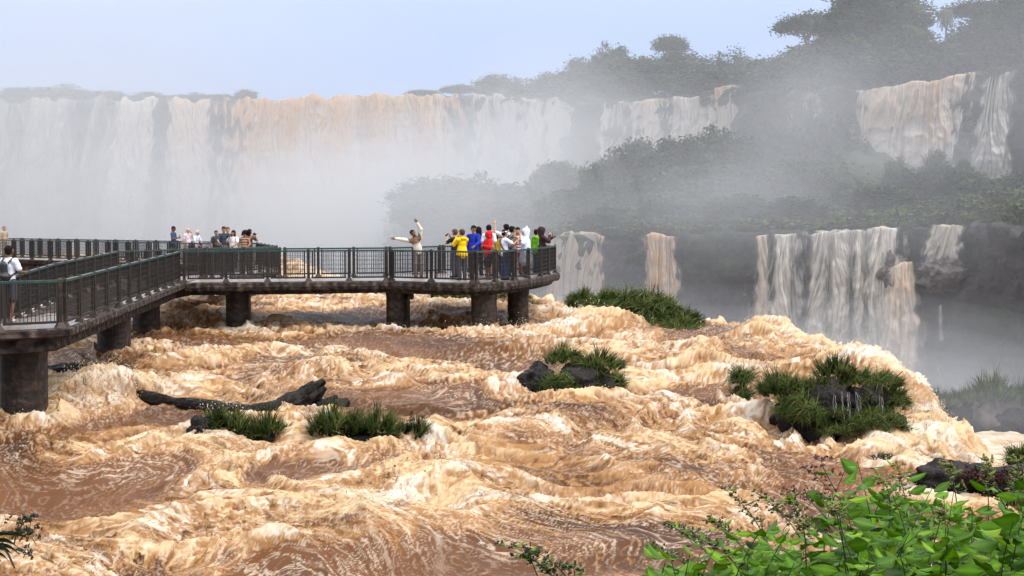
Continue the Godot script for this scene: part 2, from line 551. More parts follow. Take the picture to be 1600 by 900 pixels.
func build_river() -> void:
	var cols := 840
	var rows := 980
	var d0 := 19.5
	var d1 := 138.0
	var chunks := []
	chunks.resize(rows)
	var lock := Mutex.new()
	var job := func(r: int) -> void:
		var t := float(r) / (rows - 1)
		# rows get closer together towards the camera, so that waves stay finely meshed where they are near
		var d := 1.0 / lerpf(1.0 / d1, 1.0 / d0, pow(t, 0.82))
		var v := PackedVector3Array()
		var col := PackedColorArray()
		var uv := PackedVector2Array()
		v.resize(cols)
		col.resize(cols)
		uv.resize(cols)
		for c in cols:
			var x := lerpf(-0.41, 0.40, float(c) / (cols - 1)) * d
			var p := river_point(x, -d)
			v[c] = Vector3(p[0], p[1], p[2])
			col[c] = water_color(p[3], p[4], p[5], p[6])
			uv[c] = Vector2(clampf(p[3], 0.01, 0.99), 0.5)
		lock.lock()
		chunks[r] = [v, col, uv]
		lock.unlock()
	var id := WorkerThreadPool.add_group_task(job, rows)
	WorkerThreadPool.wait_for_group_task_completion(id)
	var v := PackedVector3Array()
	var col := PackedColorArray()
	var uv := PackedVector2Array()
	for k in chunks:
		v.append_array(k[0])
		col.append_array(k[1])
		uv.append_array(k[2])
	var nrm := grid_normals(v, cols, rows)
	for i in nrm.size():      # light spreads inside foam, which shades it more softly than its bare shape would
		nrm[i] = nrm[i].lerp(Vector3.UP, 0.15 + 0.35 * clampf(uv[i].x, 0.0, 1.0)).normalized()
	struct("river_water", arrays_mesh(v, nrm, col, uv, grid_index(cols, rows)), M.water)
	# the pool at the foot of the near fall, and the bottom of the gorge
	sheet_of_water("pool_water", Rect2(8.5, -66.0, 60.0, 42.0), 300, 200, -3.1, 0.25)
	sheet_of_water("gorge_water", Rect2(-160.0, -420.0, 330.0, 352.0), 240, 240, -15.0, 1.2)


func sheet_of_water(called: String, area: Rect2, cols: int, rows: int, level: float, rough: float) -> void:
	var v := PackedVector3Array()
	var col := PackedColorArray()
	var uv := PackedVector2Array()
	for r in rows:
		for c in cols:
			var x := area.position.x + area.size.x * c / (cols - 1)
			var z := area.position.y + area.size.y * r / (rows - 1)
			var n := noises[13].get_noise_2d(x * 0.35, z * 0.35)
			var f := noises[12].get_noise_2d(x * 1.6, z * 1.6)
			v.append(Vector3(x, level + rough * (0.6 * n + 0.3 * f), z))
			col.append(water_color(0.75 + 0.3 * n + 0.3 * f, 0.7, 0.0))
			uv.append(Vector2(0.9, 0.5))
	struct(called, arrays_mesh(v, grid_normals(v, cols, rows), col, uv, grid_index(cols, rows)), M.water)


func build_bank() -> void:
	var v := PackedVector3Array()
	var cols := 90
	var rows := 70
	for r in rows:
		for c in cols:
			var x := lerpf(-40.0, 40.0, float(c) / (cols - 1))
			var z := lerpf(-21.0, 30.0, float(r) / (rows - 1))
			var y := 4.3 - 5.2 * ss(-4.0, -20.0, z) + 0.25 * noises[14].get_noise_2d(x * 0.5, z * 0.5)
			v.append(Vector3(x, y, z))
	struct("river_bank_ground", arrays_mesh(v, grid_normals(v, cols, rows), PackedColorArray(), PackedVector2Array(), grid_index(cols, rows)), M.soil)


# ---------------------------------------------------------------- gorge: cliffs, falls, trees, mist

var cliffs := {}


func cliff(called: String, pts: Array, foot: float, rough: float, back := 60.0, steps_per_m := 1.2) -> void:   # pts: x, z, top
	var line := PackedVector3Array()
	for i in pts.size() - 1:
		var a := Vector3(pts[i][0], pts[i][2], pts[i][1])
		var b := Vector3(pts[i + 1][0], pts[i + 1][2], pts[i + 1][1])
		var n := maxi(int(Vector2(b.x - a.x, b.z - a.z).length() * steps_per_m), 2)
		for k in n: line.append(a.lerp(b, float(k) / n))
	line.append(Vector3(pts[-1][0], pts[-1][2], pts[-1][1]))
	cliffs[called] = line
	var cols := line.size()
	var down := 64
	var over := 14
	var v := PackedVector3Array()
	var col := PackedColorArray()
	for r in over + down:
		for c in cols:
			var p := line[c]
			var dir := line[mini(c + 3, cols - 1)] - line[maxi(c - 3, 0)]
			var out := Vector3(-dir.z, 0, dir.x).normalized()
			var top := p.y + 1.5 * noises[14].get_noise_2d(p.x * 0.09, p.z * 0.09)
			if r < over:
				var t := 1.0 - float(r) / over
				v.append(Vector3(p.x, top, p.z) - out * back * t * t + Vector3(0, 1.2 * t + 0.5 * noises[14].get_noise_2d(p.x * 0.3, t * 9.0), 0))
				col.append(Color(0.045, 0.06, 0.03))
			else:
				var t := float(r - over) / (down - 1)
				var y := lerpf(top, foot, t)
				var q := Vector3(p.x, y * 1.4, p.z)
				var ledge := absf(fposmod(y * 0.22 + 0.6 * noises[14].get_noise_3d(p.x * 0.05, y * 0.02, p.z * 0.05), 1.0) - 0.5)
				var bulge := rough * (1.3 * noises[14].get_noise_3dv(q * 0.07) + 1.2 * noises[13].get_noise_3d(q.x * 0.14, q.y * 0.05, q.z * 0.14) + 0.7 * noises[13].get_noise_3d(q.x * 0.5, q.y * 0.2, q.z * 0.5) + 1.1 * ledge)
				v.append(Vector3(p.x, y, p.z) + out * (bulge + 3.0 * t * rough * 0.5))
				var moss := ss(0.0, 0.5, noises[12].get_noise_3dv(q * 0.12) + 0.15 - 0.3 * t)
				col.append(Color(0.055, 0.044, 0.046).lerp(Color(0.04, 0.055, 0.022), moss * 0.8))
	struct(called, arrays_mesh(v, grid_normals(v, cols, over + down, 1.0), col, PackedVector2Array(), grid_index(cols, over + down)), M.cliff)


func on_line(line: PackedVector3Array, px: float) -> Vector3:     # the cliff's edge where it crosses that picture column
	var want := (px - 800.0) / FOCAL
	for i in line.size() - 1:
		var a := line[i].x / -line[i].z
		var b := line[i + 1].x / -line[i + 1].z
		if (a <= want) != (b <= want):
			return line[i].lerp(line[i + 1], (want - a) / (b - a))
	return line[0] if absf(line[0].x / -line[0].z - want) < absf(line[-1].x / -line[-1].z - want) else line[-1]


# a curtain of falling water between two picture columns at the top and two at the foot; thin > 0 breaks it into strands
func waterfall(on: String, px0: float, px1: float, foot0: float, foot1: float, drop: float, label: String, thin := 0.0, tint := 0.5, proud := 1.2, top_shift := 0.0, flare := 1.0) -> void:
	var line: PackedVector3Array = cliffs[on]
	var cols := clampi(int((px1 - px0) * 1.4), 24, 420)
	var lip := 8
	var rows := lip + clampi(int(drop * 9.0), 60, 220)
	var v := PackedVector3Array()
	var col := PackedColorArray()
	var mid := on_line(line, 0.5 * (px0 + px1))
	var n0 := mid.x * 3.7 + mid.z
	if on == "lower_falls_cliff": proud += 1.5
	if on == "great_falls_cliff": proud += 1.8
	var feet := PackedVector3Array()
	for c in cols: feet.append(on_line(line, lerpf(px0, px1, float(c) / (cols - 1))))
	for r in rows:
		for c in cols:
			var s := float(c) / (cols - 1)
			var p := feet[c]
			var away := Vector3(-p.x, 0, -p.z).normalized()
			var across := Vector3(-away.z, 0, away.x) * -1.0
			var w := (px1 - px0) * -p.z / FOCAL
			var along := s * w
			p.y += top_shift + (1.5 if on == "great_falls_cliff" else 0.6) * noises[14].get_noise_2d(along * 0.22 + n0, 3.0)
			var border := minf(s, 1.0 - s) * w
			var fray := ss(0.0, 0.20 * w + 0.5, border + 0.10 * w * noises[2].get_noise_2d(along * 0.6 + n0, r * 0.05) + 0.06 * w * noises[3].get_noise_2d(along * 3.0, r * 0.09))
			if r < lip:
				var t := 1.0 - float(r) / lip
				v.append(p - away * 9.0 * t + Vector3(0, 0.35 + 0.35 * t + 0.25 * noises[12].get_noise_2d(along * 0.8 + n0, t * 4.0) - 1.3 * (1.0 - fray), 0))
				var c0 := Color(0.40, 0.235, 0.105).lerp(Color(0.60, 0.46, 0.30), 0.5 + 0.5 * noises[12].get_noise_2d(along + n0, t * 3.0))
				c0.a = ss(0.1, 0.6, fray)
				col.append(c0)
				continue
			var t := float(r - lip) / (rows - 1 - lip)
			var y := p.y + 0.35 - drop * t
			var side := lerpf(lerpf(px0, foot0, pow(t, 0.8)) , lerpf(px1, foot1, pow(t, 0.8)), s)
			p += across * ((side - lerpf(px0, px1, s)) * -p.z / FOCAL)
			var scale_ := 0.45 if w > 8.0 else 0.8
			var warp := noises[3].get_noise_2d(along * 0.3 + n0, y * 0.07) * 1.6
			var strand := noises[13].get_noise_2d((along + warp) * scale_ + n0, y * 0.045)
			var fine := noises[13].get_noise_2d((along + warp * 0.6) * scale_ * 4.5 + n0, y * 0.11 + 5.0)
			var puff := noises[12].get_noise_2d((along + warp) * 0.7 + n0, y * 0.5)
			var wide := noises[4].get_noise_2d(along * 0.16 + n0, y * 0.03)
			var out := proud + flare * 1.6 * sqrt(t) * drop * 0.08 + 0.35 * strand + 0.18 * fine + (0.15 + 0.35 * t) * puff + 0.7 * wide
			v.append(Vector3(p.x, y, p.z) + away * maxf(out, 0.3))
			var brown := clampf(tint * (1.05 - 0.8 * t) + 0.5 * strand * tint - 0.3 * fine * tint + 0.5 * puff * tint + 0.5 * wide * tint, 0.0, 1.0)
			var c1 := Color(0.68, 0.64, 0.58).lerp(Color(0.52, 0.30, 0.13), brown)
			c1 = c1 * (0.86 + 0.20 * fine + 0.16 * puff)
			c1.a = (0.96 - 0.35 * ss(0.6, 1.0, t)) * ss(0.0, 0.8, fray) * clampf(1.0 - thin * (0.75 - 0.9 * strand - 0.6 * fine - 0.8 * wide), 0.0, 1.0)
			if "veil" in label: c1.a *= 0.5
			col.append(c1)
	var o := obj("waterfall", arrays_mesh(v, grid_normals(v, cols, rows), col, PackedVector2Array(), grid_index(cols, rows)), M.falls)
	tag(o, label, "waterfall", "waterfalls around the gorge")


func flat_x(px: float, d: float) -> float:
	return (px - 800.0) / FOCAL * d


func rise(py: float, d: float) -> float:      # height that shows at picture row py, d metres away
	return EYE - (py - 330.0) / FOCAL * d


func edge_of(list: Array) -> Array:           # picture column, picture row of the top, distance -> x, z, top
	var out := []
	for p: Array in list: out.append([flat_x(p[0], p[2]), -p[2], rise(p[1], p[2])])
	return out


func build_gorge() -> void:
	cliff("great_falls_cliff", edge_of([[-420, 160, 250.0], [-100, 160, 290.0], [60, 162, 310.0], [215, 160, 318.0], [340, 160, 322.0], [560, 156, 335.0], [730, 153, 330.0], [850, 158, 300.0], [925, 160, 280.0], [1000, 166, 262.0]]), -17.0, 1.5)
	cliff("middle_falls_cliff", edge_of([[900, 160, 268.0], [945, 165, 252.0], [1035, 160, 244.0], [1115, 152, 238.0], [1160, 146, 232.0], [1200, 150, 220.0], [1285, 150, 205.0], [1330, 150, 190.0], [1360, 150, 180.0]]), 2.0, 1.1, 50.0)
	cliff("upper_right_cliff", edge_of([[1300, 152, 190.0], [1330, 154, 176.0], [1400, 146, 170.0], [1500, 132, 168.0], [1540, 124, 166.0], [1600, 112, 164.0], [1750, 112, 160.0], [2100, 110, 150.0]]), 2.0, 1.0, 50.0)
	cliff("lower_falls_cliff", edge_of([[620, 372, 205.0], [760, 372, 180.0], [860, 372, 162.0], [940, 372, 152.0], [1080, 372, 146.0], [1180, 370, 142.0], [1300, 366, 138.0], [1420, 362, 135.0], [1500, 358, 130.0], [1600, 352, 124.0], [1750, 345, 115.0], [2100, 340, 100.0]]), -16.0, 1.1, 24.0, 2.0)
	terrace()
	# land beyond, out to the horizon
	var st := st_new()
	quad(st, Vector3(-3000, 21, -5000), Vector3(3000, 21, -5000), Vector3(3000, 21, -372), Vector3(-3000, 21, -372))
	struct("plateau_ground", done(st), M.plateau)


func terrace() -> void:     # wooded ground that climbs from the lower falls to the foot of the upper ones
	var v := PackedVector3Array()
	var cols := 170
	var rows := 70
	var lows := PackedVector3Array()
	for c in cols: lows.append(on_line(cliffs["lower_falls_cliff"], lerpf(600.0, 2100.0, float(c) / (cols - 1))))
	for r in rows:
		for c in cols:
			var px := lerpf(600.0, 2100.0, float(c) / (cols - 1))
			var t := float(r) / (rows - 1)
			var low := lows[c]
			var d0 := -low.z + 9.0
			var d1 := lerpf(255.0, 235.0, ss(600, 1000, px))
			d1 = lerpf(d1, 172.0, ss(1150, 1340, px))
			d1 = maxf(d1, d0 + 12.0)
			var d := lerpf(d1, d0, t)
			var far_y := lerpf(5.0, 13.0, ss(800, 1000, px)) - 4.0 * ss(1340, 1500, px)
			var y := lerpf(far_y, low.y + 0.4, ss(0.0, 1.0, t)) + 0.9 * noises[14].get_noise_2d(px * 0.02, t * 5.0)
			v.append(Vector3(flat_x(px, d), y, -d))
	struct("terrace_ground", arrays_mesh(v, grid_normals(v, cols, rows), PackedColorArray(), PackedVector2Array(), grid_index(cols, rows)), M.plateau)


func build_falls() -> void:
	waterfall("great_falls_cliff", -30, 140, -90, 130, 46.0, "broad pale veil of water at the far left end of the great cliff", 0.75, 0.05)
	waterfall("great_falls_cliff", 58, 116, -20, 84, 46.0, "pale hazy waterfall standing out of the veil at far left", 0.3, 0.12)
	waterfall("great_falls_cliff", 140, 216, 96, 160, 44.0, "faint veil of water between the two leftmost hazy falls", 0.8, 0.1)
	waterfall("great_falls_cliff", 190, 254, 122, 226, 45.0, "white waterfall spreading leftwards as it drops, left of the great tan curtain", 0.25, 0.15)
	waterfall("great_falls_cliff", 262, 338, 242, 330, 44.0, "narrow cream waterfall just left of the dark rock gap", 0.2, 0.45)
	waterfall("great_falls_cliff", 330, 750, 312, 770, 46.0, "great wide tan curtain of water, the broadest fall in view", 0.12, 0.95)
	waterfall("great_falls_cliff", 734, 860, 726, 870, 46.0, "misty white waterfall right of the great tan curtain", 0.5, 0.15)
	waterfall("great_falls_cliff", 846, 916, 840, 936, 40.0, "white waterfall with a rounded lip below the first skyline trees", 0.25, 0.15)
	waterfall("middle_falls_cliff", 936, 982, 926, 980, 13.0, "thin white waterfall strands left of the two middle falls", 0.7, 0.1)
	waterfall("middle_falls_cliff", 978, 1040, 974, 1040, 13.0, "left of the two solid middle falls, flat topped and cream", 0.3, 0.35)
	waterfall("middle_falls_cliff", 1038, 1122, 1032, 1116, 11.0, "pale middle waterfall with a stepped sloping lip", 0.4, 0.25, 1.2, 0.0)
	waterfall("middle_falls_cliff", 1110, 1160, 1108, 1164, 11.0, "tan waterfall column at the right end of the middle falls", 0.1, 0.75, 1.5, 0.8)
	waterfall("middle_falls_cliff", 1224, 1246, 1222, 1244, 5.0, "short wispy waterfall among bushes, left one of a pair", 0.5, 0.1)
	waterfall("middle_falls_cliff", 1246, 1286, 1248, 1286, 5.0, "short white waterfall among bushes, right one of a pair", 0.3, 0.2)
	waterfall("upper_right_cliff", 1316, 1532, 1306, 1504, 11.0, "broad cream waterfall high on the right below the tall tree", 0.15, 0.5, 1.6, 0.3)
	waterfall("upper_right_cliff", 1530, 1586, 1506, 1580, 11.0, "white strands of waterfall at the upper right edge of the gorge", 0.7, 0.05)
	waterfall("lower_falls_cliff", 850, 950, 828, 944, 14.0, "tan waterfall directly behind the tip of the viewing platform", 0.3, 0.55)
	waterfall("lower_falls_cliff", 996, 1058, 1008, 1086, 14.0, "tan waterfall slanting right above the long grassy mound", 0.3, 0.6)
	waterfall("lower_falls_cliff", 1180, 1204, 1168, 1214, 14.5, "slim tan waterfall with a twin white strand to its right", 0.25, 0.3)
	waterfall("lower_falls_cliff", 1206, 1238, 1200, 1246, 13.0, "slim white waterfall strand right of its tan twin", 0.5, 0.02)
	waterfall("lower_falls_cliff", 1160, 1262, 1150, 1270, 13.0, "torn pale veil of water around the slim twin strands", 1.5, 0.0, 0.5)
	waterfall("lower_falls_cliff", 1264, 1298, 1248, 1298, 13.0, "leftmost of the white lower falls right of the bare rock face", 0.35, 0.04)
	waterfall("lower_falls_cliff", 1298, 1330, 1286, 1342, 13.0, "second of the white lower falls from the bare rock face", 0.35, 0.04)
	waterfall("lower_falls_cliff", 1332, 1352, 1326, 1360, 12.0, "short thin waterfall between the white lower falls and the wide one", 0.6, 0.1)
	waterfall("lower_falls_cliff", 1352, 1412, 1340, 1410, 13.0, "wide white lower waterfall behind the rock bulge", 0.35, 0.05)
	waterfall("lower_falls_cliff", 1254, 1424, 1240, 1424, 13.0, "wide torn veil of spray water joining the white lower falls", 1.35, 0.0, 0.4)
	waterfall("lower_falls_cliff", 1388, 1432, 1345, 1466, 13.0, "cream waterfall flaring out below the rock bulge", 0.15, 0.4, 3.4, -3.0, 2.2)
	waterfall("lower_falls_cliff", 1452, 1510, 1430, 1506, 3.6, "small stepped waterfall on the far right of the lower cliff", 0.35, 0.25)
	waterfall("lower_falls_cliff", 1464, 1478, 1460, 1482, 7.0, "single thin thread of water on the dark right cliff", 0.5, 0.0, 1.2, -6.5)
	# boulders on the lower cliff
	for b: Array in [[1393, 430, 133.0, 1.5, 1.9, "rounded dark boulder bulging between two of the lower falls"], [1478, 428, 129.0, 2.2, 1.6, "dark boulder right of the flaring cream fall"]]:
		var o := obj("boulder", blob(Vector3(b[3], b[4], b[3]), 0.5, int(b[0]), 50, 70), M.cliff_plain)
		o.position = spot(b[0], b[1], b[2])
		tag(o, b[5], "boulder")


func blob(size: Vector3, rough: float, seed_: int, rings := 26, sides := 36) -> ArrayMesh:     # a lump of rock
	var v := PackedVector3Array()
	for r in rings:
		for c in sides + 1:
			var a := TAU * (c % sides) / sides
			var b := PI * r / (rings - 1)
			var d := Vector3(sin(b) * cos(a), cos(b), sin(b) * sin(a))
			var q := d * 1.1 + Vector3(seed_ * 1.7, 0, seed_ * 0.3)
			var k := 1.0 + rough * (noises[14].get_noise_3dv(q) * 0.9 + 0.35 * noises[15].get_noise_3dv(q * 1.4) + 0.28 * noises[13].get_noise_3dv(q * 2.2))
			v.append(d * size * k)
	return arrays_mesh(v, grid_normals(v, sides + 1, rings), PackedColorArray(), PackedVector2Array(), grid_index(sides + 1, rings))


var crowns: Array[ArrayMesh] = []


func leaf_cloud(clumps: int, per: int, leaf: float, flat: float, seed_: int, shape := 0) -> ArrayMesh:    # a crown about 1 m in radius, made of many small leaf faces
	var g := RandomNumberGenerator.new()
	g.seed = seed_
	var v := PackedVector3Array()
	var n := PackedVector3Array()
	var col := PackedColorArray()
	var ix := PackedInt32Array()
	for k in clumps:
		var d := Vector3(g.randfn(), g.randfn(), g.randfn()).normalized()
		var r := pow(g.randf(), 0.4) * 0.82
		if shape == 1: d.y = absf(d.y) * 0.8 + 0.1        # umbrella
		var c := d * r * Vector3(1, flat, 1)
		c += 0.25 * Vector3(g.randf() - 0.5, g.randf() - 0.5, g.randf() - 0.5)
		var size := g.randf_range(0.12, 0.34)
		var tone := g.randf_range(0.6, 1.35)
		var hue := Color(0.032, 0.062, 0.016).lerp(Color(0.062, 0.082, 0.022), g.randf()) * tone
		for i in per:
			var q := Vector3(g.randfn(), g.randfn() * 0.7, g.randfn()) * size * 0.55
			var p := c + q
			var a := Vector3(g.randfn(), g.randfn() * 0.5, g.randfn()).normalized()
			var b := a.cross(Vector3(g.randfn(), g.randfn(), g.randfn())).normalized()
			var s := leaf * g.randf_range(0.6, 1.3)
			var at := v.size()
			var nn := (q.normalized() + 0.6 * d + Vector3(0, 0.35, 0)).normalized()
			v.append_array(PackedVector3Array([p - a * s, p + b * s * 0.45, p + a * s, p - b * s * 0.45]))
			for j in 4:
				n.append(nn)
				col.append(hue)
			ix.append_array(PackedInt32Array([at, at + 1, at + 2, at, at + 2, at + 3]))
	return arrays_mesh(v, n, col, PackedVector2Array(), ix)


func trunk_mesh(height: float, radius: float, spread: float, seed_: int) -> ArrayMesh:
	var g := RandomNumberGenerator.new()
	g.seed = seed_
	var st := st_new()
	var top := Vector3(g.randf_range(-0.3, 0.3), height * 0.75, g.randf_range(-0.3, 0.3))
	tube(st, PackedVector3Array([Vector3.DOWN * 1.0, Vector3(0.1, height * 0.35, 0), top]), PackedFloat32Array([radius * 1.3, radius, radius * 0.7]), 6)
	for k in 6:
		var a := TAU * k / 6.0 + g.randf()
		var mid := top + Vector3(cos(a), 0.7, sin(a)) * spread * 0.4
		tube(st, PackedVector3Array([top - Vector3(0, g.randf() * height * 0.2, 0), mid, mid + Vector3(cos(a), 0.45, sin(a)) * spread * 0.4]), PackedFloat32Array([radius * 0.5, radius * 0.35, radius * 0.15]), 5)
	return done(st)


const SKYLINE := [   # picture column, row of the crown's top, width, height of the crown in pixels, row of the foot, distance, crown, label
	[30, 140, 90, 36, 168, 316.0, 0, "hazy tree clump on the cliff top at the far left edge"],
	[90, 136, 90, 40, 168, 318.0, 1, "hazy low tree above the first pale fall from the left"],
	[165, 142, 80, 34, 168, 320.0, 2, "faint rounded tree between the two leftmost hazy falls"],
	[235, 146, 60, 26, 166, 322.0, 0, "small hazy tree on the lip right of the second fall"],
	[300, 148, 60, 22, 166, 326.0, 1, "small dim tree above the narrow cream waterfall"],
	[348, 148, 60, 22, 166, 328.0, 2, "low wide tree at the left end of the great curtain's lip"],
	[386, 142, 32, 26, 166, 330.0, 0, "small round tree alone on the lip of the great curtain"],
	[660, 143, 46, 10, 160, 345.0, 4, "tiny flat-topped tree behind the lip of the great curtain"],
	[720, 136, 50, 16, 158, 342.0, 4, "low hazy umbrella tree where the great curtain ends"],
	[778, 120, 66, 40, 160, 338.0, 0, "hazy dome-shaped tree behind the white fall right of the curtain"],
	[835, 128, 70, 40, 165, 310.0, 1, "faint bushy tree at the left foot of the rising tree line"],
	[872, 112, 60, 55, 170, 296.0, 2, "small tree left of the first high skyline crown"],
	[905, 96, 56, 70, 172, 286.0, 0, "slender tree starting the rising skyline right of centre"],
	[956, 74, 52, 70, 160, 274.0, 1, "upright tree, first high crown of the skyline"],
	[1000, 86, 70, 70, 165, 268.0, 2, "rounded tree left of the small umbrella crown"],
	[1046, 62, 50, 30, 160, 262.0, 4, "tree with a small flat umbrella crown above the middle falls"],
	[1058, 84, 90, 66, 160, 258.0, 0, "broad tree under the small umbrella crown"],
	[1108, 96, 56, 56, 160, 254.0, 3, "thin see-through tree right of the small umbrella crown"],
	[1146, 84, 66, 60, 155, 248.0, 3, "round lacy tree above the tan column of the middle falls"],
	[1190, 92, 70, 64, 158, 238.0, 2, "dark tree right of the round lacy one"],
	[1232, 84, 80, 80, 165, 226.0, 0, "bushy tree below the wide umbrella tree"],
	[1262, 28, 84, 40, 150, 212.0, 4, "wide umbrella tree left of the tallest tree"],
	[1300, 62, 70, 90, 165, 205.0, 1, "leafy tree squeezed against the left side of the tallest tree"],
	[1366, -12, 128, 60, 150, 190.0, 4, "tallest tree, its spreading crown leaving the picture at the top"],
	[1352, 38, 120, 100, 160, 186.0, 0, "massive dark tree under the tallest crown"],
	[1412, 40, 84, 96, 150, 182.0, 2, "dense tree forming the right shoulder of the tallest tree"],
	[1384, 88, 130, 64, 155, 178.0, 1, "low bushy tree at the foot of the tallest tree"],
	[1452, 84, 70, 56, 140, 178.0, 3, "thin lacy tree beside the lone palm"],
	[1528, 8, 96, 30, 120, 182.0, 4, "flat umbrella tree between the palm and the right edge"],
	[1500, 58, 90, 66, 130, 180.0, 0, "bushy tree below the flat umbrella tree"],
	[1560, 44, 90, 76, 124, 176.0, 1, "tree at the upper right, below the corner tree"],
	[925, 112, 80, 60, 172, 282.0, 2, "low bushy tree at the foot of the first high crown"],
	[980, 104, 90, 60, 168, 268.0, 1, "low dense tree between the first two high crowns"],
	[1080, 106, 100, 56, 162, 252.0, 2, "dense low tree filling the skyline under the see-through one"],
	[1160, 104, 100, 56, 158, 242.0, 1, "dense low tree behind the lacy round one"],
	[1215, 96, 110, 70, 160, 230.0, 0, "dense dark tree filling the skyline left of the wide umbrella"],
	[1275, 62, 110, 90, 160, 208.0, 2, "tall dense tree directly under the wide umbrella crown"],
	[1330, 12, 90, 80, 150, 188.0, 2, "tree crown joined to the left side of the tallest tree"],
	[1398, 6, 90, 80, 150, 186.0, 1, "tree crown joined to the right side of the tallest tree"],
	[1480, 70, 120, 70, 132, 178.0, 2, "dense tree behind the foot of the lone palm"],
	[1545, 26, 110, 90, 126, 178.0, 0, "dense crown directly under the flat umbrella tree"],
	[1606, -16, 110, 110, 120, 172.0, 2, "tall tree in the upper right corner of the view"],
	[1660, 10, 130, 110, 120, 168.0, 0, "tall tree just past the upper right corner"]]
const BUSHES := [   # the wooded slope between the upper and lower falls
	[660, 282, 120, 80, 350, 196.0, 0], [730, 276, 120, 90, 360, 192.0, 1], [800, 284, 110, 80, 360, 190.0, 2], [690, 310, 140, 70, 372, 184.0, 2], [780, 318, 150, 64, 372, 178.0, 0],
	[868, 250, 90, 70, 320, 210.0, 2], [922, 262, 40, 80, 340, 170.0, 1], [890, 300, 120, 70, 360, 172.0, 0], [966, 240, 90, 80, 320, 200.0, 1], [1000, 222, 90, 90, 310, 198.0, 0], [1050, 212, 90, 90, 310, 192.0, 2], [1110, 206, 96, 100, 310, 190.0, 1],
	[1020, 270, 130, 80, 345, 172.0, 2], [1100, 262, 150, 90, 345, 170.0, 0], [1060, 300, 140, 60, 356, 160.0, 1], [1170, 220, 100, 100, 310, 186.0, 0], [1230, 196, 100, 110, 310, 184.0, 2], [1290, 184, 100, 120, 310, 178.0, 1], [1330, 214, 60, 120, 330, 168.0, 0],
	[1190, 262, 140, 90, 345, 168.0, 2], [1270, 250, 150, 100, 345, 164.0, 1], [1320, 280, 100, 70, 346, 158.0, 2], [1200, 150, 60, 50, 200, 214.0, 1], [1180, 168, 60, 60, 230, 210.0, 0], [1300, 160, 60, 50, 230, 198.0, 2],
	[1398, 250, 40, 60, 320, 158.0, 1], [1420, 268, 60, 60, 330, 156.0, 0], [1460, 240, 66, 70, 320, 156.0, 0], [1506, 247, 26, 30, 300, 155.0, 2], [1505, 268, 80, 60, 330, 152.0, 1], [1560, 286, 110, 50, 335, 150.0, 2], [1380, 290, 110, 50, 340, 152.0, 2], [1610, 270, 110, 70, 335, 148.0, 0],
	[1150, 306, 110, 46, 352, 152.0, 1], [1240, 310, 120, 44, 352, 148.0, 0], [960, 320, 110, 44, 362, 158.0, 2]]
const BUSH_LOOK := ["hazy dark bushy tree", "dim green rounded tree", "misty grey-green tree"]


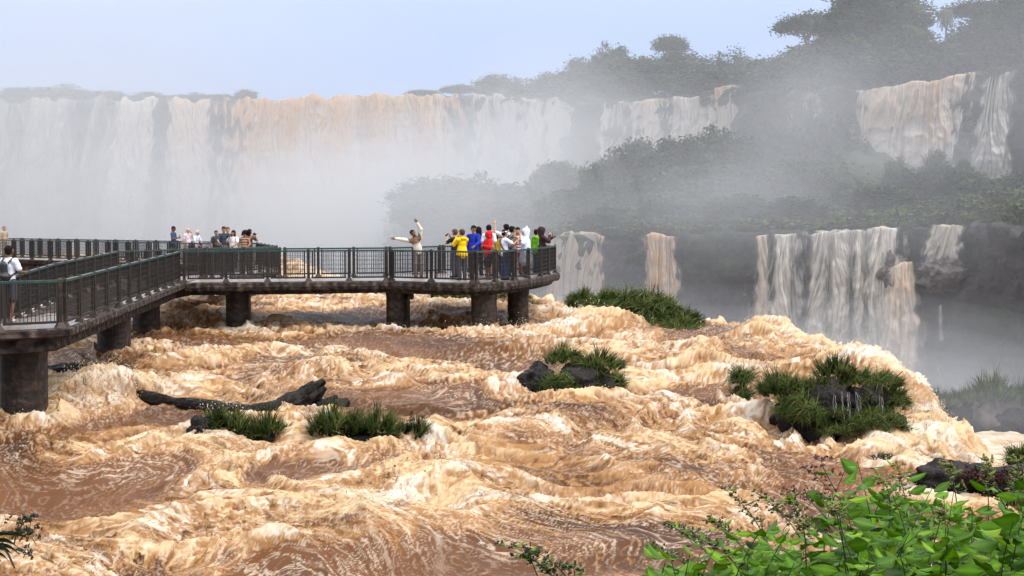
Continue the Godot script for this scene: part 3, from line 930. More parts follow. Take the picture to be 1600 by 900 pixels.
func build_far_trees() -> void:
	crowns = [leaf_cloud(110, 90, 0.06, 0.85, 1), leaf_cloud(120, 80, 0.06, 0.95, 2), leaf_cloud(100, 100, 0.065, 0.8, 3), leaf_cloud(80, 60, 0.055, 0.95, 4), leaf_cloud(84, 80, 0.055, 0.5, 5, 1)]
	var trunk := trunk_mesh(1.0, 0.05, 0.6, 3)
	var k := 0
	for s: Array in SKYLINE:
		k += 1
		var d: float = s[5]
		var m := d / FOCAL
		var crown_h: float = s[3] * m
		var top := rise(s[1], d)
		var foot := rise(s[4], d)
		var t := thing("tree", s[7], "tree", Vector3(flat_x(s[0], d), foot, -d), k * 1.9, "trees on the cliff tops")
		var c := obj("crown", crowns[s[6]], M.leaf, t)
		c.position = Vector3(0, top - foot - crown_h * 0.5, 0)
		c.scale = Vector3(s[2] * m * 0.66, crown_h * 0.60 / (0.5 if s[6] == 4 else 0.9), s[2] * m * 0.66)
		var h := maxf(top - foot - crown_h * 0.35, 1.0)
		var w := obj("trunk", trunk, M.bark, t)
		w.scale = Vector3(maxf(s[2] * m * 0.6, 1.5), h / 0.9, maxf(s[2] * m * 0.6, 1.5))
	k = 0
	for s: Array in BUSHES:
		k += 1
		var d: float = s[5]
		var m := d / FOCAL
		var foot := rise(s[4], d)
		var t := thing("tree", "%s, %s" % [BUSH_LOOK[k % 3], place_word(s)], "tree", Vector3(flat_x(s[0], d), foot, -d), k * 2.3, "trees on the wooded slope")
		var h: float = (s[4] - s[1]) * m
		var c := obj("crown", crowns[s[6]], M.leaf, t)
		c.position = Vector3(0, h * 0.52, 0)
		c.scale = Vector3(s[2] * m * 0.56, h * 0.56 / 0.85, s[2] * m * 0.5)
		var w := obj("trunk", trunk, M.bark, t)
		w.scale = Vector3(4, h * 0.6, 4)
	# the lone palm
	var pd := 176.0
	var foot := rise(120, pd)
	var p := thing("palm_tree", "lone palm with drooping fronds on a tall bare trunk at the upper right", "tree", Vector3(flat_x(1473, pd), foot, -pd), 0.0, "trees on the cliff tops")
	var top := rise(18, pd) - foot
	var st := st_new()
	tube(st, PackedVector3Array([Vector3(0, -1, 0), Vector3(0.06, top * 0.5, 0), Vector3(0, top, 0)]), PackedFloat32Array([0.17, 0.13, 0.1]), 7)
	obj("trunk", done(st), M.bark, p)
	var g := RandomNumberGenerator.new()
	g.seed = 5
	st = st_new()
	for i in 20:
		var a := TAU * i / 20.0 + g.randf() * 0.3
		var lift := g.randf_range(-0.4, 0.9)
		var dir := Vector3(cos(a), 0, sin(a))
		var last := Vector3(0, top, 0)
		for q in 9:
			var t := (q + 1) / 9.0
			var next := Vector3(0, top, 0) + dir * 1.05 * t + Vector3(0, lift * t - 1.9 * t * t, 0)
			var side := dir.cross(Vector3.UP)
			for e: float in [-1.0, 1.0]:
				for z in 2:
					var b := last.lerp(next, z * 0.5)
					for w: Vector3 in [b, b + (next - last) * 0.6, b + side * e * 0.42 * (1.0 - t * 0.6) + Vector3(0, -0.28, 0)]: st.add_vertex(w)
			last = next
	for i in 26:     # dead fronds hanging down the trunk
		var a := g.randf() * TAU
		var b := Vector3(0, top - 0.3 - g.randf() * 0.9, 0)
		for w: Vector3 in [b, b + Vector3(cos(a), -0.2, sin(a)) * 0.35, b + Vector3(cos(a) * 0.2, -0.9, sin(a) * 0.2)]: st.add_vertex(w)
	obj("frond_crown", done(st), mat(Color(0.035, 0.05, 0.02), 0.7), p)
	# ground cover on the terrace and plateau edges
	var mm := MultiMesh.new()
	mm.transform_format = MultiMesh.TRANSFORM_3D
	mm.use_colors = true
	mm.mesh = leaf_cloud(26, 34, 0.15, 0.6, 9)
	var list: Array[Transform3D] = []
	g.seed = 12
	for i in 1500:
		var px := g.randf_range(620, 1760)
		var low := on_line(cliffs["lower_falls_cliff"], px)
		var t := g.randf()
		var d := -low.z + 1.0 + 62.0 * t * t
		if px > 1340.0: d = -low.z + 1.0 + 30.0 * t
		var y := low.y + 0.4 + (d + low.z) * 0.10
		var s := 0.5 + 1.9 * pow(g.randf(), 2.2)
		list.append(Transform3D(Basis(Vector3.UP, g.randf() * TAU).scaled(Vector3(s, s * g.randf_range(0.5, 0.9), s)), Vector3(flat_x(px, d), y, -d)))
	for i in 700:    # shrubs clinging to the cliffs and along the plateau's edge
		var which: String = ["great_falls_cliff", "middle_falls_cliff", "upper_right_cliff", "lower_falls_cliff"][g.randi() % 4]
		var line: PackedVector3Array = cliffs[which]
		var p2 := line[g.randi() % line.size()]
		var px := 800.0 + p2.x / -p2.z * FOCAL
		if px > 330 and px < 770: continue
		var s := g.randf_range(0.6, 1.5) * (1.6 if which == "great_falls_cliff" else 1.0)
		var down := g.randf() * g.randf() * 9.0 if g.randf() < 0.4 else 0.0
		if which == "great_falls_cliff": down = 0.0
		list.append(Transform3D(Basis(Vector3.UP, g.randf() * TAU).scaled(Vector3.ONE * s), p2 + Vector3(0, 0.3 - down, -3.0 * g.randf() + (2.0 if down > 0.0 else -2.0))))
	mm.instance_count = list.size()
	for i in list.size():
		mm.set_instance_transform(i, list[i])
		mm.set_instance_color(i, Color(1, 1, 1).lerp(Color(1.6, 1.45, 0.8), g.randf()))
	var o := MultiMeshInstance3D.new()
	o.name = "undergrowth"
	o.multimesh = mm
	o.material_override = M.leaf
	add_child(o)
	tag(o, "low green undergrowth on the terraces and ledges of the gorge", "undergrowth", "", "stuff")


const ORDINAL := ["first", "second", "third", "fourth", "fifth", "sixth", "seventh", "eighth", "ninth", "tenth", "eleventh", "twelfth", "thirteenth", "fourteenth", "fifteenth", "sixteenth", "seventeenth", "eighteenth", "nineteenth", "twentieth"]


func row_of(s: Array) -> int:
	return 0 if s[1] < 235 else (1 if s[1] < 275 else 2)


func place_word(s: Array) -> String:     # where among its row of the wooded slope a tree stands
	var n := 0
	for q: Array in BUSHES: n += 1 if row_of(q) == row_of(s) and q[0] < s[0] else 0
	return "%s from the left in the %s row of the wooded slope" % [ORDINAL[n], ["highest", "middle", "lowest"][row_of(s)]]


func mist(where: Vector3, size: Vector3, density: float, label: String, layers := 3) -> void:
	var shares := [[1.08, 0.16], [0.9, 0.2], [0.72, 0.24], [0.54, 0.3], [0.36, 0.34]] if layers == 3 else [[1.0, 1.0]]
	for s: Array in shares:
		var f := FogVolume.new()
		f.name = numbered("mist")
		f.shape = RenderingServer.FOG_VOLUME_SHAPE_ELLIPSOID
		f.size = size * float(s[0])
		var m := FogMaterial.new()
		m.albedo = lin(0.95, 0.965, 1.0)
		m.density = density * float(s[1])
		f.material = m
		f.position = where
		add_child(f)
		tag(f, label, "mist", "banks of spray", "stuff")


func build_mist() -> void:
	var f := FogVolume.new()
	f.name = numbered("mist")
	f.shape = RenderingServer.FOG_VOLUME_SHAPE_BOX
	f.size = Vector3(420, 66, 330)
	f.position = Vector3(0, 6, -250)
	var m := FogMaterial.new()
	m.albedo = lin(0.95, 0.965, 1.0)
	m.density = 0.0019
	f.material = m
	add_child(f)
	tag(f, "thin veil of spray filling the whole gorge", "mist", "banks of spray", "stuff")
	mist(spot(430, 385, 250.0), Vector3(84, 34, 120), 0.020, "thick white spray rising from the foot of the great curtain")
	mist(spot(80, 340, 250.0), Vector3(80, 48, 120), 0.014, "spray bank at the foot of the hazy left falls")
	mist(spot(690, 365, 240.0), Vector3(60, 34, 110), 0.020, "spray drifting before the right end of the great curtain")
	mist(spot(850, 240, 235.0), Vector3(34, 34, 80), 0.013, "spray bank before the fall with the rounded lip")
	mist(spot(130, 90, 280.0), Vector3(120, 60, 120), 0.0055, "pale spray drifting over the cliff top at upper left")
	mist(spot(680, 330, 160.0), Vector3(38, 24, 70), 0.022, "spray before the hazy left end of the wooded slope")
	mist(spot(1150, 655, 108.0), Vector3(60, 17, 60), 0.015, "spray in the gorge below the lower falls")
	mist(spot(900, 530, 112.0), Vector3(24, 13, 50), 0.009, "spray rising beyond the tip of the platform")
	mist(spot(1420, 640, 105.0), Vector3(34, 15, 50), 0.010, "spray at the foot of the flaring cream fall")
	mist(spot(1240, 240, 155.0), Vector3(18, 22, 36), 0.014, "wisp of spray climbing before the wooded slope")
	mist(spot(1110, 300, 145.0), Vector3(24, 10, 34), 0.014, "low wisp of spray before the middle of the wooded slope")
	mist(spot(1000, 210, 200.0), Vector3(34, 14, 50), 0.012, "wisp of spray across the middle falls")
	mist(spot(1300, 150, 168.0), Vector3(22, 15, 30), 0.012, "wisp of spray rising past the tallest tree")
	mist(spot(1420, 250, 156.0), Vector3(18, 8, 22), 0.026, "spray at the foot of the broad upper right fall")
	mist(spot(1560, 130, 140.0), Vector3(36, 26, 40), 0.008, "thin spray drifting before the trees at upper right")
	mist(spot(1230, 352, 124.0), Vector3(64, 9, 20), 0.012, "thin spray hanging along the lip of the lower falls")
	mist(spot(1550, 640, 54.0), Vector3(9, 4, 9), 0.03, "spray drifting before the grassy cliff edge at far right")


# ---------------------------------------------------------------- walkways

func slab(called: String, poly: PackedVector3Array, material: Material, parent: Node, steps: Array, rough := 0.012) -> MeshInstance3D:   # poly clockwise from above, at deck height; steps: inset, drop
	var pts := PackedVector3Array()
	var n := poly.size()
	for i in n:
		var a := poly[i]
		var b := poly[(i + 1) % n]
		var k := maxi(int(a.distance_to(b) / 0.22), 1)
		for j in k: pts.append(a.lerp(b, float(j) / k))
	n = pts.size()
	var ins := PackedVector3Array()
	for i in n:
		var d0 := pts[i] - pts[(i + n - 1) % n]
		var d1 := pts[(i + 1) % n] - pts[i]
		var a := Vector3(-d0.z, 0, d0.x).normalized()
		var b := Vector3(-d1.z, 0, d1.x).normalized()
		var m := (a + b).normalized()
		ins.append(m / maxf(m.dot(a), 0.4))
	var rings: Array[PackedVector3Array] = []
	for s in steps.size():
		var ring := PackedVector3Array()
		for i in n:
			var p := pts[i] + ins[i] * float(steps[s][0]) - Vector3(0, steps[s][1], 0)
			if s > 0:
				p += ins[i] * rough * noises[13].get_noise_3d(p.x * 2.2, p.y * 5.0, p.z * 2.2) + Vector3(0, rough * 1.6 * noises[14].get_noise_3d(p.x * 3.0, s * 3.0, p.z * 3.0), 0)
			ring.append(p)
		rings.append(ring)
	var st := st_new()
	var flat := PackedVector2Array()
	for p in pts: flat.append(Vector2(p.x, p.z))
	var tri := Geometry2D.triangulate_polygon(flat)
	for i in range(0, tri.size(), 3):
		for q: Vector3 in [rings[0][tri[i]], rings[0][tri[i + 1]], rings[0][tri[i + 2]]]: st.add_vertex(q)
		var z := rings.size() - 1
		for q: Vector3 in [rings[z][tri[i]], rings[z][tri[i + 2]], rings[z][tri[i + 1]]]: st.add_vertex(q)
	for s in rings.size() - 1:
		for i in n:
			var j := (i + 1) % n
			quad(st, rings[s][i], rings[s][j], rings[s + 1][j], rings[s + 1][i])
	return obj(called, done(st), material, parent)


var rail_parts := {}


func make_rail_parts() -> void:
	var w := 1.5
	var st := st_new()      # the frame of a panel: a broad top rail, two stiles and a bottom rail
	box(st, Transform3D(Basis(), Vector3(0, 1.03, 0)), Vector3(w - 0.04, 0.055, 0.085))
	rail_parts.top = done(st)
	st = st_new()
	for s: float in [-1.0, 1.0]: box(st, Transform3D(Basis(), Vector3(s * (w * 0.5 - 0.15), 0.58, 0)), Vector3(0.055, 0.843, 0.05))
	box(st, Transform3D(Basis(), Vector3(0, 0.13, 0)), Vector3(w - 0.22, 0.055, 0.052))
	rail_parts.frame = done(st)
	st = st_new()
	var n := 13
	for i in n: box(st, Transform3D(Basis(), Vector3(lerpf(-w * 0.5 + 0.225, w * 0.5 - 0.225, float(i) / (n - 1)), 0.58, 0)), Vector3(0.015, 0.84, 0.012))
	for i in 5: box(st, Transform3D(Basis(), Vector3(0, 0.28 + i * 0.15, 0.013)), Vector3(w - 0.36, 0.009, 0.011))
	rail_parts.bars = done(st)
	st = st_new()
	box(st, Transform3D(Basis(), Vector3(0, 0.55, 0)), Vector3(0.09, 1.02, 0.075))
	box(st, Transform3D(Basis(), Vector3(0, 1.075, 0)), Vector3(0.10, 0.03, 0.085), 0.7)
	rail_parts.post = done(st)
	st = st_new()
	box(st, Transform3D(Basis(), Vector3(0, 0.06, 0)), Vector3(0.24, 0.12, 0.2), 0.45)
	rail_parts.foot = done(st)


func put_post(parent: Node3D, p: Vector3, along: Vector3) -> void:
	var o := obj("post", rail_parts.post, M.post, parent)
	o.transform = Transform3D(Basis(along, Vector3.UP, along.cross(Vector3.UP)), p)
	obj("foot", rail_parts.foot, M.post, o)


func railing(parent: Node3D, pts: PackedVector3Array, pitch := 1.45, skip_first := false, skip_last := false) -> void:
	for i in pts.size() - 1:
		var a := pts[i]
		var b := pts[i + 1]
		var n := maxi(roundi(a.distance_to(b) / pitch), 1)
		var flat := Vector3(b.x - a.x, 0, b.z - a.z).normalized()
		for k in n:
			var p := a.lerp(b, float(k) / n)
			var q := a.lerp(b, float(k + 1) / n)
			if k > 0 or (i == 0 and not skip_first): put_post(parent, p, flat)
			elif i > 0:     # at a bend two posts stand side by side
				put_post(parent, p + flat * 0.09, flat)
				var before := Vector3(a.x - pts[i - 1].x, 0, a.z - pts[i - 1].z).normalized()
				put_post(parent, p - before * 0.09, before)
			var t := Transform3D(Basis((q - p) / 1.5, Vector3.UP, flat.cross(Vector3.UP)), (p + q) * 0.5)
			var frame := obj("railing_panel", rail_parts.frame, M.rail, parent)
			frame.transform = t
			obj("bars", rail_parts.bars, M.rail, frame)
			obj("top_rail", rail_parts.top, M.top_rail, frame)
	if not skip_last:
		var z := pts.size() - 1
		put_post(parent, pts[z], Vector3(pts[z].x - pts[z - 1].x, 0, pts[z].z - pts[z - 1].z).normalized())


func pier(parent: Node3D, x: float, z: float, top: float, foot: float, half: float, thick: float, turn := 0.0) -> void:   # a concrete wall with rounded ends
	var st := st_new()
	var rings: Array[PackedVector3Array] = []
	var n := 28
	var levels := 12
	for r in levels:
		var t := float(r) / (levels - 1)
		var ring := PackedVector3Array()
		for i in n:
			var a := TAU * i / n
			var p := Vector3(cos(a) * thick, 0, sin(a) * thick)
			p.z += (half - thick) * (1.0 if sin(a) > 0 else -1.0) if half > thick else 0.0
			p *= (1.0 + 0.06 * ss(0.9, 1.0, t)) * (1.0 + 0.02 * noises[14].get_noise_3d(p.x * 2.0 + x, t * 4.0, p.z * 2.0 + z))
			p.y = lerpf(foot, top, t)
			ring.append(Vector3(x, 0, z) + p.rotated(Vector3.UP, turn))
		rings.append(ring)
	for r in levels - 1:
		for i in n:
			var j := (i + 1) % n
			quad(st, rings[r][j], rings[r + 1][j], rings[r + 1][i], rings[r][i])
	obj("pier", done(st), M.pier, parent)


func inner(a: PackedVector3Array, side: float, by: float) -> PackedVector3Array:     # a line moved sideways
	var out := PackedVector3Array()
	for i in a.size():
		var d := a[mini(i + 1, a.size() - 1)] - a[maxi(i - 1, 0)]
		out.append(a[i] + Vector3(-d.z, 0, d.x).normalized() * side * by)
	return out


func build_walkways() -> void:
	make_rail_parts()
	var lip := [[0.04, 0.0], [0.0, 0.035], [0.0, 0.17], [0.05, 0.21], [0.32, 0.235], [0.34, 0.52]]
	# the near walkway: from the left edge of the view back to the fork
	var front := PackedVector3Array([Vector3(-14.6, 3.42, -31.2), Vector3(-9.86, 3.44, -34.6), Vector3(-10.25, 3.52, -41.0), Vector3(-11.0, 3.62, -52.0)])
	var back := PackedVector3Array([Vector3(-15.6, 3.42, -33.2), Vector3(-11.55, 3.44, -36.0), Vector3(-12.5, 3.52, -43.0), Vector3(-13.3, 3.60, -53.0), Vector3(-11.9, 3.44, -66.0)])
	var near := thing("walkway", "near walkway of dark concrete with green topped railings climbing from the left edge", "walkway")
	var poly := PackedVector3Array()
	var fo := inner(front, 1.0, 0.16)
	var bo := inner(back, -1.0, 0.16)
	var right := PackedVector3Array([Vector3(-11.0, 3.60, -55.6), Vector3(-10.2, 3.44, -68.0)])
	for i in bo.size(): poly.append(bo[i])
	poly.append(Vector3(-10.05, 3.44, -67.9))
	poly.append(Vector3(-10.8, 3.60, -55.6))
	for i in range(fo.size() - 1, -1, -1): poly.append(fo[i])
	if is_clockwise(poly) == false: poly.reverse()
	slab("deck", poly, M.concrete, near, lip)
	top_sheet("deck_surface", poly, near)
	railing(near, front, 1.5)
	railing(near, back, 1.5)
	railing(near, right, 1.6)
	pier(near, -11.0, -35.35, 2.94, 0.6, 0.62, 0.46, -0.1)
	pier(near, -11.2, -44.2, 3.05, 1.2, 0.6, 0.42)
	pier(near, -12.1, -52.0, 3.1, 1.3, 0.6, 0.40)
	pier(near, -11.05, -65.0, 2.98, 1.4, 0.7, 0.42)
	# the far walkway: turns left at the fork and crosses towards the great falls
	var far := thing("walkway", "far walkway of grey concrete and railings crossing behind the near one at left", "walkway")
	var f_out := PackedVector3Array([Vector3(-10.2, 3.435, -68.3), Vector3(-12.2, 3.43, -75.5), Vector3(-14.6, 3.42, -79.0), Vector3(-29.0, 3.42, -90.0), Vector3(-48.0, 3.42, -102.0)])
	var f_in := PackedVector3Array([Vector3(-11.9, 3.435, -66.3), Vector3(-14.2, 3.43, -75.0), Vector3(-28.0, 3.42, -85.5), Vector3(-47.0, 3.42, -97.5)])
	poly = PackedVector3Array()
	var a := inner(f_in, 1.0, 0.15)
	var b := inner(f_out, -1.0, 0.15)
	for p in a: poly.append(p - Vector3(0, 0.005, 0))
	for i in range(b.size() - 1, -1, -1): poly.append(b[i] - Vector3(0, 0.005, 0))
	if is_clockwise(poly) == false: poly.reverse()
	slab("deck", poly, M.concrete, far, [[0.04, 0.0], [0.0, 0.035], [0.0, 0.2], [0.05, 0.24], [0.2, 0.26], [0.22, 0.6]])
	top_sheet("deck_surface", poly, far)
	railing(far, f_in, 1.6, true)
	railing(far, f_out, 1.6)
	for q: Vector2 in [Vector2(-14.0, -77.2), Vector2(-21.0, -82.0), Vector2(-28.0, -87.3), Vector2(-37.0, -93.2)]: pier(far, q.x, q.y, 2.84, 1.2, 0.7, 0.42, 0.9)
	# the viewing platform that branches off to the right
	var plat := thing("viewing_platform", "viewing platform on concrete piers with railings, full of people above the gorge", "viewing platform")
	var pf := PackedVector3Array([Vector3(-10.9, DECK, -52.3), Vector3(-4.2, DECK, -53.8), Vector3(-1.22, DECK, -51.8), Vector3(0.1, DECK, -53.9), Vector3(1.05, DECK, -57.2), Vector3(1.66, DECK, -60.6)])
	var pb := PackedVector3Array([Vector3(-10.9, DECK, -55.9), Vector3(-8.2, DECK, -56.2), Vector3(-4.5, DECK, -57.4), Vector3(-2.7, DECK, -60.2), Vector3(-0.6, DECK, -61.9), Vector3(1.66, DECK, -60.6)])
	poly = PackedVector3Array()
	fo = inner(pf, 1.0, 0.17)
	bo = inner(pb, -1.0, 0.17)
	for i in bo.size() - 1: poly.append(bo[i])
	poly.append(Vector3(1.84, DECK, -60.7))
	for i in range(fo.size() - 2, -1, -1): poly.append(fo[i])
	if is_clockwise(poly) == false: poly.reverse()
	slab("deck", poly, M.concrete, plat, [[0.05, 0.0], [0.0, 0.04], [-0.02, 0.16], [0.03, 0.28], [0.22, 0.29], [0.26, 0.42]], 0.02)
	top_sheet("deck_surface", poly, plat)
	railing(plat, pf, 1.5)
	railing(plat, pb, 1.5, false, true)
	pier(plat, -9.4, -54.0, 3.2, 1.2, 0.55, 0.40)
	pier(plat, -3.98, -55.0, 3.2, 0.9, 1.0, 0.37)
	pier(plat, -0.95, -53.7, 3.2, 0.9, 1.0, 0.40, -0.05)
	pier(plat, 0.22, -56.6, 3.2, 0.9, 0.8, 0.38, 0.0)
	var st := st_new()     # the haunch beside the middle pier
	box(st, Transform3D(Basis(), Vector3(-3.5, 3.1, -54.4)), Vector3(0.16, 0.26, 0.9), 1.0)
	obj("haunch", done(st), M.pier, plat)


func top_sheet(called: String, poly: PackedVector3Array, parent: Node) -> void:     # the wet worn walking surface, a sheet a little above the slab
	var st := st_new()
	var n := poly.size()
	var flat := PackedVector2Array()
	var mid := PackedVector3Array()
	for i in n:
		var d0 := (poly[i] - poly[(i + n - 1) % n]).normalized()
		var d1 := (poly[(i + 1) % n] - poly[i]).normalized()
		var m := (Vector3(-d0.z, 0, d0.x) + Vector3(-d1.z, 0, d1.x)).normalized()
		var p := poly[i] + m * 0.1 + Vector3(0, 0.006, 0)
		mid.append(p)
		flat.append(Vector2(p.x, p.z))
	var tri := Geometry2D.triangulate_polygon(flat)
	for i in range(0, tri.size(), 3):
		for q: int in [tri[i], tri[i + 1], tri[i + 2]]: st.add_vertex(mid[q])
	obj(called, done(st), M.deck, parent)


func is_clockwise(poly: PackedVector3Array) -> bool:     # so that the inward side is (-dz, dx)
	var s := 0.0
	for i in poly.size():
		var p := poly[i]
		var q := poly[(i + 1) % poly.size()]
		s += p.x * q.z - q.x * p.z
	return s > 0.0


# ---------------------------------------------------------------- islands

var tufts: Array[ArrayMesh] = []


func tuft_mesh(blades: int, height: float, spread: float, droop: float, seed_: int, width := 0.012) -> ArrayMesh:
	var g := RandomNumberGenerator.new()
	g.seed = seed_
	var v := PackedVector3Array()
	var n := PackedVector3Array()
	var col := PackedColorArray()
	var ix := PackedInt32Array()
	for k in blades:
		var a := g.randf() * TAU
		var dir := Vector3(cos(a), 0, sin(a))
		var root := dir * g.randf() * 0.07
		var h := height * g.randf_range(0.55, 1.1)
		var sp := spread * g.randf_range(0.2, 1.2)
		var dr := droop * g.randf_range(0.4, 1.3)
		var side := Vector3(-sin(a + g.randf_range(-0.6, 0.6)), 0, cos(a))
		var tone := g.randf_range(0.65, 1.3)
		var hue := Color(0.024, 0.054, 0.009).lerp(Color(0.13, 0.15, 0.03), pow(g.randf(), 2.5))
		if g.randf() < 0.09: hue = Color(0.20, 0.16, 0.06)
		var segs := 4
		var at := v.size()
		for s in segs + 1:
			var t := float(s) / segs
			var p := root + dir * sp * t * (0.35 + 0.65 * t) + Vector3(0, h * t - dr * t * t * t, 0)
			var w := width * (1.0 - t * t * 0.95)
			v.append(p - side * w)
			v.append(p + side * w)
			var nn := (Vector3(0, 0.8, 0) + dir * 0.5).normalized()
			n.append(nn)
			n.append(nn)
			var c := hue * tone
			col.append(c)
			col.append(c)
			if s < segs:
				var q := at + s * 2
				ix.append_array(PackedInt32Array([q, q + 2, q + 1, q + 1, q + 2, q + 3]))
	return arrays_mesh(v, n, col, PackedVector2Array(), ix)


func sprig_mesh(seed_: int) -> ArrayMesh:      # a leafy twig standing in the grass
	var g := RandomNumberGenerator.new()
	g.seed = seed_
	var v := PackedVector3Array()
	var n := PackedVector3Array()
	var col := PackedColorArray()
	var ix := PackedInt32Array()
	var lean := Vector3(g.randf_range(-0.2, 0.3), 1, g.randf_range(-0.2, 0.2))
	for i in 60:
		var t := 0.2 + 0.8 * i / 60.0
		var a := i * 2.4
		var p := lean * t * 0.6
		var d := Vector3(cos(a), 0.4, sin(a)) * 0.10 * (1.3 - t * 0.6)
		var s := d.cross(Vector3.UP).normalized() * 0.02
		var at := v.size()
		v.append_array(PackedVector3Array([p, p + d * 0.5 + s, p + d, p + d * 0.5 - s]))
		for j in 4:
			n.append(Vector3(0, 0.9, 0.4).normalized())
			col.append(Color(0.035, 0.06, 0.015) * g.randf_range(0.7, 1.4))
		ix.append_array(PackedInt32Array([at, at + 1, at + 2, at, at + 2, at + 3]))
	return arrays_mesh(v, n, col, PackedVector2Array(), ix)


func grow(called: String, parent: Node3D, places: Array[Transform3D], mesh: Mesh, material: Material, tint0 := Color(0.8, 0.8, 0.8), tint1 := Color(1.2, 1.2, 1.1)) -> void:
	var mm := MultiMesh.new()
	mm.transform_format = MultiMesh.TRANSFORM_3D
	mm.use_colors = true
	mm.mesh = mesh
	mm.instance_count = places.size()
	for i in places.size():
		mm.set_instance_transform(i, places[i])
		mm.set_instance_color(i, tint0.lerp(tint1, rng.randf()))
	var o := MultiMeshInstance3D.new()
	o.name = called
	o.multimesh = mm
	o.material_override = material
	parent.add_child(o, true)
	o.set_meta("kind", "stuff")


# tufts over an ellipse of ground: centre, reach in x and z, crown height, number, size
func tuft_patch(parent: Node3D, c: Vector3, rx: float, rz: float, dome: float, count: int, size: float, lean := Vector3.ZERO, kinds := [0, 1, 2]) -> void:
	var by: Array = []
	for k in kinds.size():
		var e: Array[Transform3D] = []
		by.append(e)
	for i in int(count * 0.62):
		var a := rng.randf() * TAU
		var r := sqrt(rng.randf())
		var p := c + Vector3(cos(a) * r * rx, dome * (1.0 - r * r), sin(a) * r * rz)
		var up := (Vector3(cos(a) * r * 0.8, 1, sin(a) * r * 0.7) + lean).normalized()
		var b := Basis(Quaternion(Vector3.UP, up)) * Basis(Vector3.UP, rng.randf() * TAU)
		var s := size * rng.randf_range(0.55, 1.2) * (1.1 - 0.35 * r)
		by[rng.randi() % kinds.size()].append(Transform3D(b.scaled(Vector3(s, s, s)), p))
	for k in kinds.size():
		if by[k].size(): grow("grass", parent, by[k], tufts[kinds[k]], M.grass)


func sprigs(parent: Node3D, spots_: Array, size: float) -> void:
	var e: Array[Transform3D] = []
	for s: Vector3 in spots_: e.append(Transform3D(Basis(Vector3.UP, rng.randf() * TAU).scaled(Vector3.ONE * size * rng.randf_range(0.7, 1.2)), s))
	grow("leafy_twigs", parent, e, tufts[4], M.leaf)


func rock(parent: Node3D, at: Vector3, size: Vector3, seed_: int, turn := 0.0, rough := 0.38) -> void:
	var o := obj("rock", blob(size, rough, seed_), M.rock, parent)
	o.position = at
	o.rotation.y = turn


